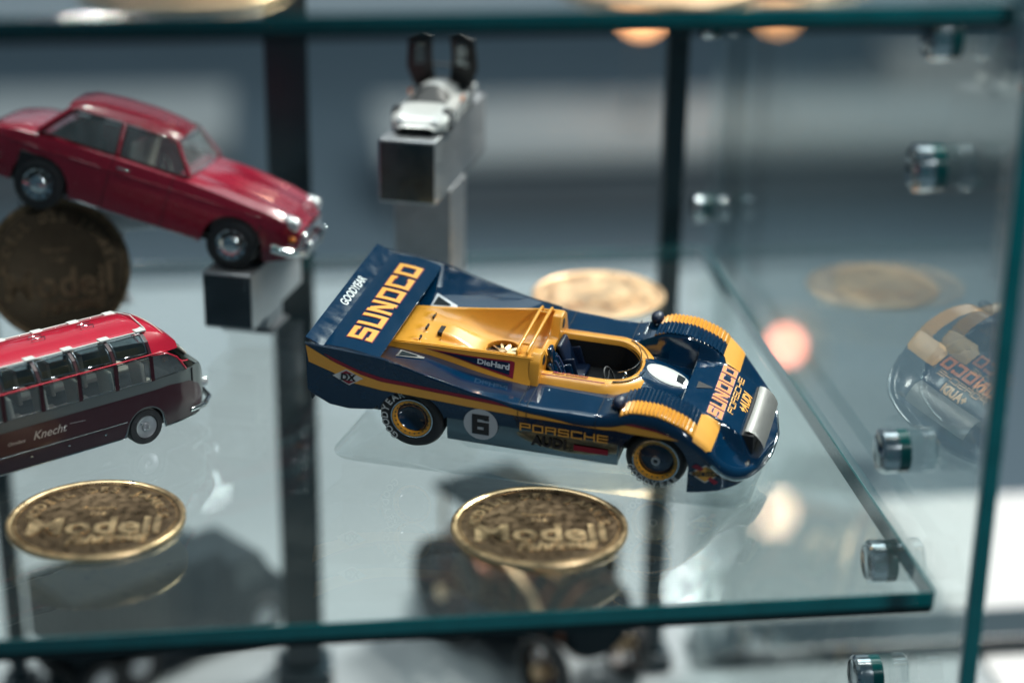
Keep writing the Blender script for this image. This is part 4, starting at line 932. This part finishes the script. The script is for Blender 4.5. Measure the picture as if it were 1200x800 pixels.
for sg in (-1,1):
    def f_(x,t,sg=sg):
        lo=.12
        for c_ in (-1.35,1.35):
            if abs(x-c_)<.36: lo=max(lo,.28+math.sqrt(.36**2-(x-c_)**2))
        zt=zt_(x,1); return (x,sg*sw(x),zt+(min(lo,zt-.01)-zt)*t)
    grid(bm,f_,sxx,[0,.3,.6,.85,1])
obj('body_shell',bm,'silver',SC,45)
bm=B_(); grid(bm,lambda x,t:(x,t*sw(x),zt_(x,t)+.012),list(np.linspace(.22,.95,8)),list(np.linspace(-.68,.68,11))); obj('windscreen',bm,'black',SC,60)
bm=B_(); grid(bm,lambda x,t:(x,t*sw(x),zt_(x,t)+.012),list(np.linspace(-2.15,-.75,10)),list(np.linspace(-.9,.9,9))); obj('engine_lid',bm,'black',SC,60)
for sg in (-1,1):
    bm=B_(); prism(bm,[(sg*.22,.75),(sg*.30,1.55),(sg*.26,2.22),(sg*.55,2.34),(sg*.98,2.10),(sg*1.05,1.2),(sg*.86,.62)],-1.25,-1.10,'x',.03); bmesh.ops.rotate(bm,cent=(-1.2,0,.7),matrix=Matrix.Rotation(.12,3,'Y'),verts=bm.verts[:]); d_=obj('raised_door',bm,'black',SC,40)
    bm=B_(); prism(bm,[(sg*.45,1.35),(sg*.80,1.30),(sg*.74,1.95),(sg*.48,2.05)],-1.05,-1.03,'x'); bmesh.ops.rotate(bm,cent=(-1.2,0,.7),matrix=Matrix.Rotation(.12,3,'Y'),verts=bm.verts[:]); obj('door_window',bm,'window',d_)
    for xw in (-1.35,1.35):
        bm=B_(); lathe(bm,[(0,sg*.80),(.18,sg*.82),(.20,sg*.84),(.29,sg*.84),(.31,sg*.80),(.31,sg*.6)],'y',28,(xw,0,.31)); t=obj('wheel',bm,'rubber',SC,40)
        bm=B_(); lathe(bm,[(0,sg*.835),(.17,sg*.845),(.2,sg*.83)],'y',20,(xw,0,.31)); obj('wheel_rim',bm,'steel',t,40)
    bm=B_(); bmesh.ops.create_uvsphere(bm,u_segments=12,v_segments=8,radius=.11,matrix=Matrix.Translation((1.95,sg*.5,.36))@Matrix.Diagonal((1,1.2,.6,1))); obj('headlight',bm,'lens',SC,1)
bm=B_(); box(bm,-2.15,-1.95,-.84,.84,1.02,1.07,.02); box(bm,-2.1,-2.0,-.6,-.55,.6,1.03); box(bm,-2.1,-2.0,.55,.6,.6,1.03); obj('rear_wing',bm,'black',SC,40)
bm=B_(); box(bm,-2.0,1.9,-.7,.7,.10,.3,.02); obj('floor_pan',bm,'black',SC)
for q in ((.1,.855,.62),(-.7,-.87,.55)): bm=B_(); box(bm,q[0]-.16,q[0]+.16,q[1]-.01,q[1]+.03,q[2]-.08,q[2]+.06,.01); obj('side_marking',bm,'amber',SC)
# ---------------------------------------------------------------- dark models on the tier below the shelf
lz=-15.98
T=root('model_truck',(-18.3,26.9,lz),Matrix.Rotation(R(36),3,'Z'),.84); tag(T,'large dark slate lorry seen through the glass shelf at the lower left','model lorry')
bm=B_(); box(bm,-5.0,2.2,-1.9,1.9,2.1,5.0,.12); obj('cargo_body',bm,'slate',T,40)
for k in range(7): bm=B_(); box(bm,-4.9+k*1.15,-4.75+k*1.15,-1.97,-1.9,2.2,4.9,.02); obj('body_rib',bm,'slate',T)
bm=B_(); prism(bm,[(2.4,1.0),(5.6,1.0),(5.7,2.4),(4.9,2.7),(4.3,4.1),(2.4,4.2)],-1.75,1.75,'y',.12); cab=obj('cab',bm,'slate',T,40)
bm=B_(); prism(bm,[(2.9,2.8),(4.5,2.8),(4.1,3.85),(2.9,3.9)],-1.78,1.78,'y',.02); obj('cab_window',bm,'window',cab)
bm=B_(); box(bm,-5.0,5.6,-1.2,1.2,1.0,1.6,.05); obj('chassis',bm,'black',T)
for x_ in (-3.8,-2.0,4.3):
    for sg in (-1,1):
        bm=B_(); lathe(bm,[(0,sg*1.7),(.5,sg*1.75),(.6,sg*1.85),(.95,sg*1.85),(1.0,sg*1.75),(1.0,sg*1.2)],'y',36,(x_,0,1.0)); t=obj('wheel',bm,'rubber',T,40)
        bm=B_(); lathe(bm,[(0,sg*1.80),(.2,sg*1.86),(.5,sg*1.78)],'y',24,(x_,0,1.0)); obj('wheel_hub',bm,'steel',t,40)
bm=B_(); tube(bm,[(5.75,-1.7,1.2),(5.75,1.7,1.2)],.14,8); obj('bumper',bm,'black',T,60)
G=root('model_tractor',(-4.2,24.6,lz),Matrix.Rotation(R(-62),3,'Z')); tag(G,'dark vintage steam tractor model with rusty brown parts on the tier below the medal','model tractor')
bm=B_(); lathe(bm,[(0,-3.2),(1.35,-3.2),(1.45,-3.0),(1.45,2.2),(1.3,2.4),(0,2.5)],'x',36,(0,0,2.9)); obj('boiler',bm,'slate',G,40)
for k in range(5): bm=B_(); lathe(bm,[(1.46,-2.6+k*1.1),(1.50,-2.6+k*1.1),(1.50,-2.35+k*1.1),(1.46,-2.35+k*1.1)],'x',36,(0,0,2.9)); obj('boiler_band',bm,'rust',G,40)
bm=B_(); lathe(bm,[(.45,4.2),(.38,5.4),(.62,6.0),(.5,6.1),(0,6.0)],'z',28,(1.6,0,0)); obj('chimney',bm,'black',G,40)
bm=B_(); box(bm,-5.4,-3.2,-1.5,1.5,1.4,3.4,.1); obj('cab',bm,'rust',G,40)
bm=B_(); box(bm,-5.6,-2.6,-1.75,1.75,5.3,5.5,.08); obj('canopy',bm,'slate',G,40)
for x_,y_ in ((-5.3,-1.4),(-5.3,1.4),(-3.0,-1.4),(-3.0,1.4)): bm=B_(); tube(bm,[(x_,y_,3.2),(x_,y_,5.35)],.09,8); obj('canopy_post',bm,'copper',G,60)
for x_,r_,y_ in ((-3.9,2.0,1.9),(1.5,1.2,1.5)):
    for sg in (-1,1):
        bm=B_(); lathe(bm,[(r_*.82,sg*y_),(r_,sg*y_),(r_,sg*(y_+.5)),(r_*.82,sg*(y_+.5)),(r_*.82,sg*y_)],'y',40,(x_,0,r_)); t=obj('wheel',bm,'black',G,40)
        for k in range(8):
            a=PI*k/8*2; bm=B_(); tube(bm,[(x_,sg*(y_+.25),r_),(x_+r_*.84*math.cos(a),sg*(y_+.25),r_+r_*.84*math.sin(a))],.08,6); obj('spoke',bm,'rust',t,60)
        bm=B_(); lathe(bm,[(0,sg*(y_-.1)),(.3,sg*(y_-.1)),(.3,sg*(y_+.6)),(0,sg*(y_+.6))],'y',20,(x_,0,r_)); obj('hub',bm,'copper',t,40)
bm=B_(); tube(bm,[(-2.0,-1.5,4.4),(.5,-1.6,3.6),(.9,-1.6,3.0)],.14,8); lathe(bm,[(0,-1.2),(.45,-1.2),(.45,.4),(0,.4)],'x',24,(.8,-.6,4.5)); obj('cylinder_and_rod',bm,'copper',G,40)
bm=B_(); lathe(bm,[(.7,-.12),(.95,-.12),(.95,.12),(.7,.12),(.7,-.12)],'y',36,(-1.8,-1.9,4.3)); obj('flywheel',bm,'rust',G,40)
T2=copy_tree(T); T2.matrix_world=Matrix.Translation((-4.6,29.6,lz))@Matrix.Rotation(R(172),4,'Z')@Matrix.Scale(.66,4); tag(T2,'smaller dark lorry behind the steam tractor, seen through the shelf below the front medal','model lorry')
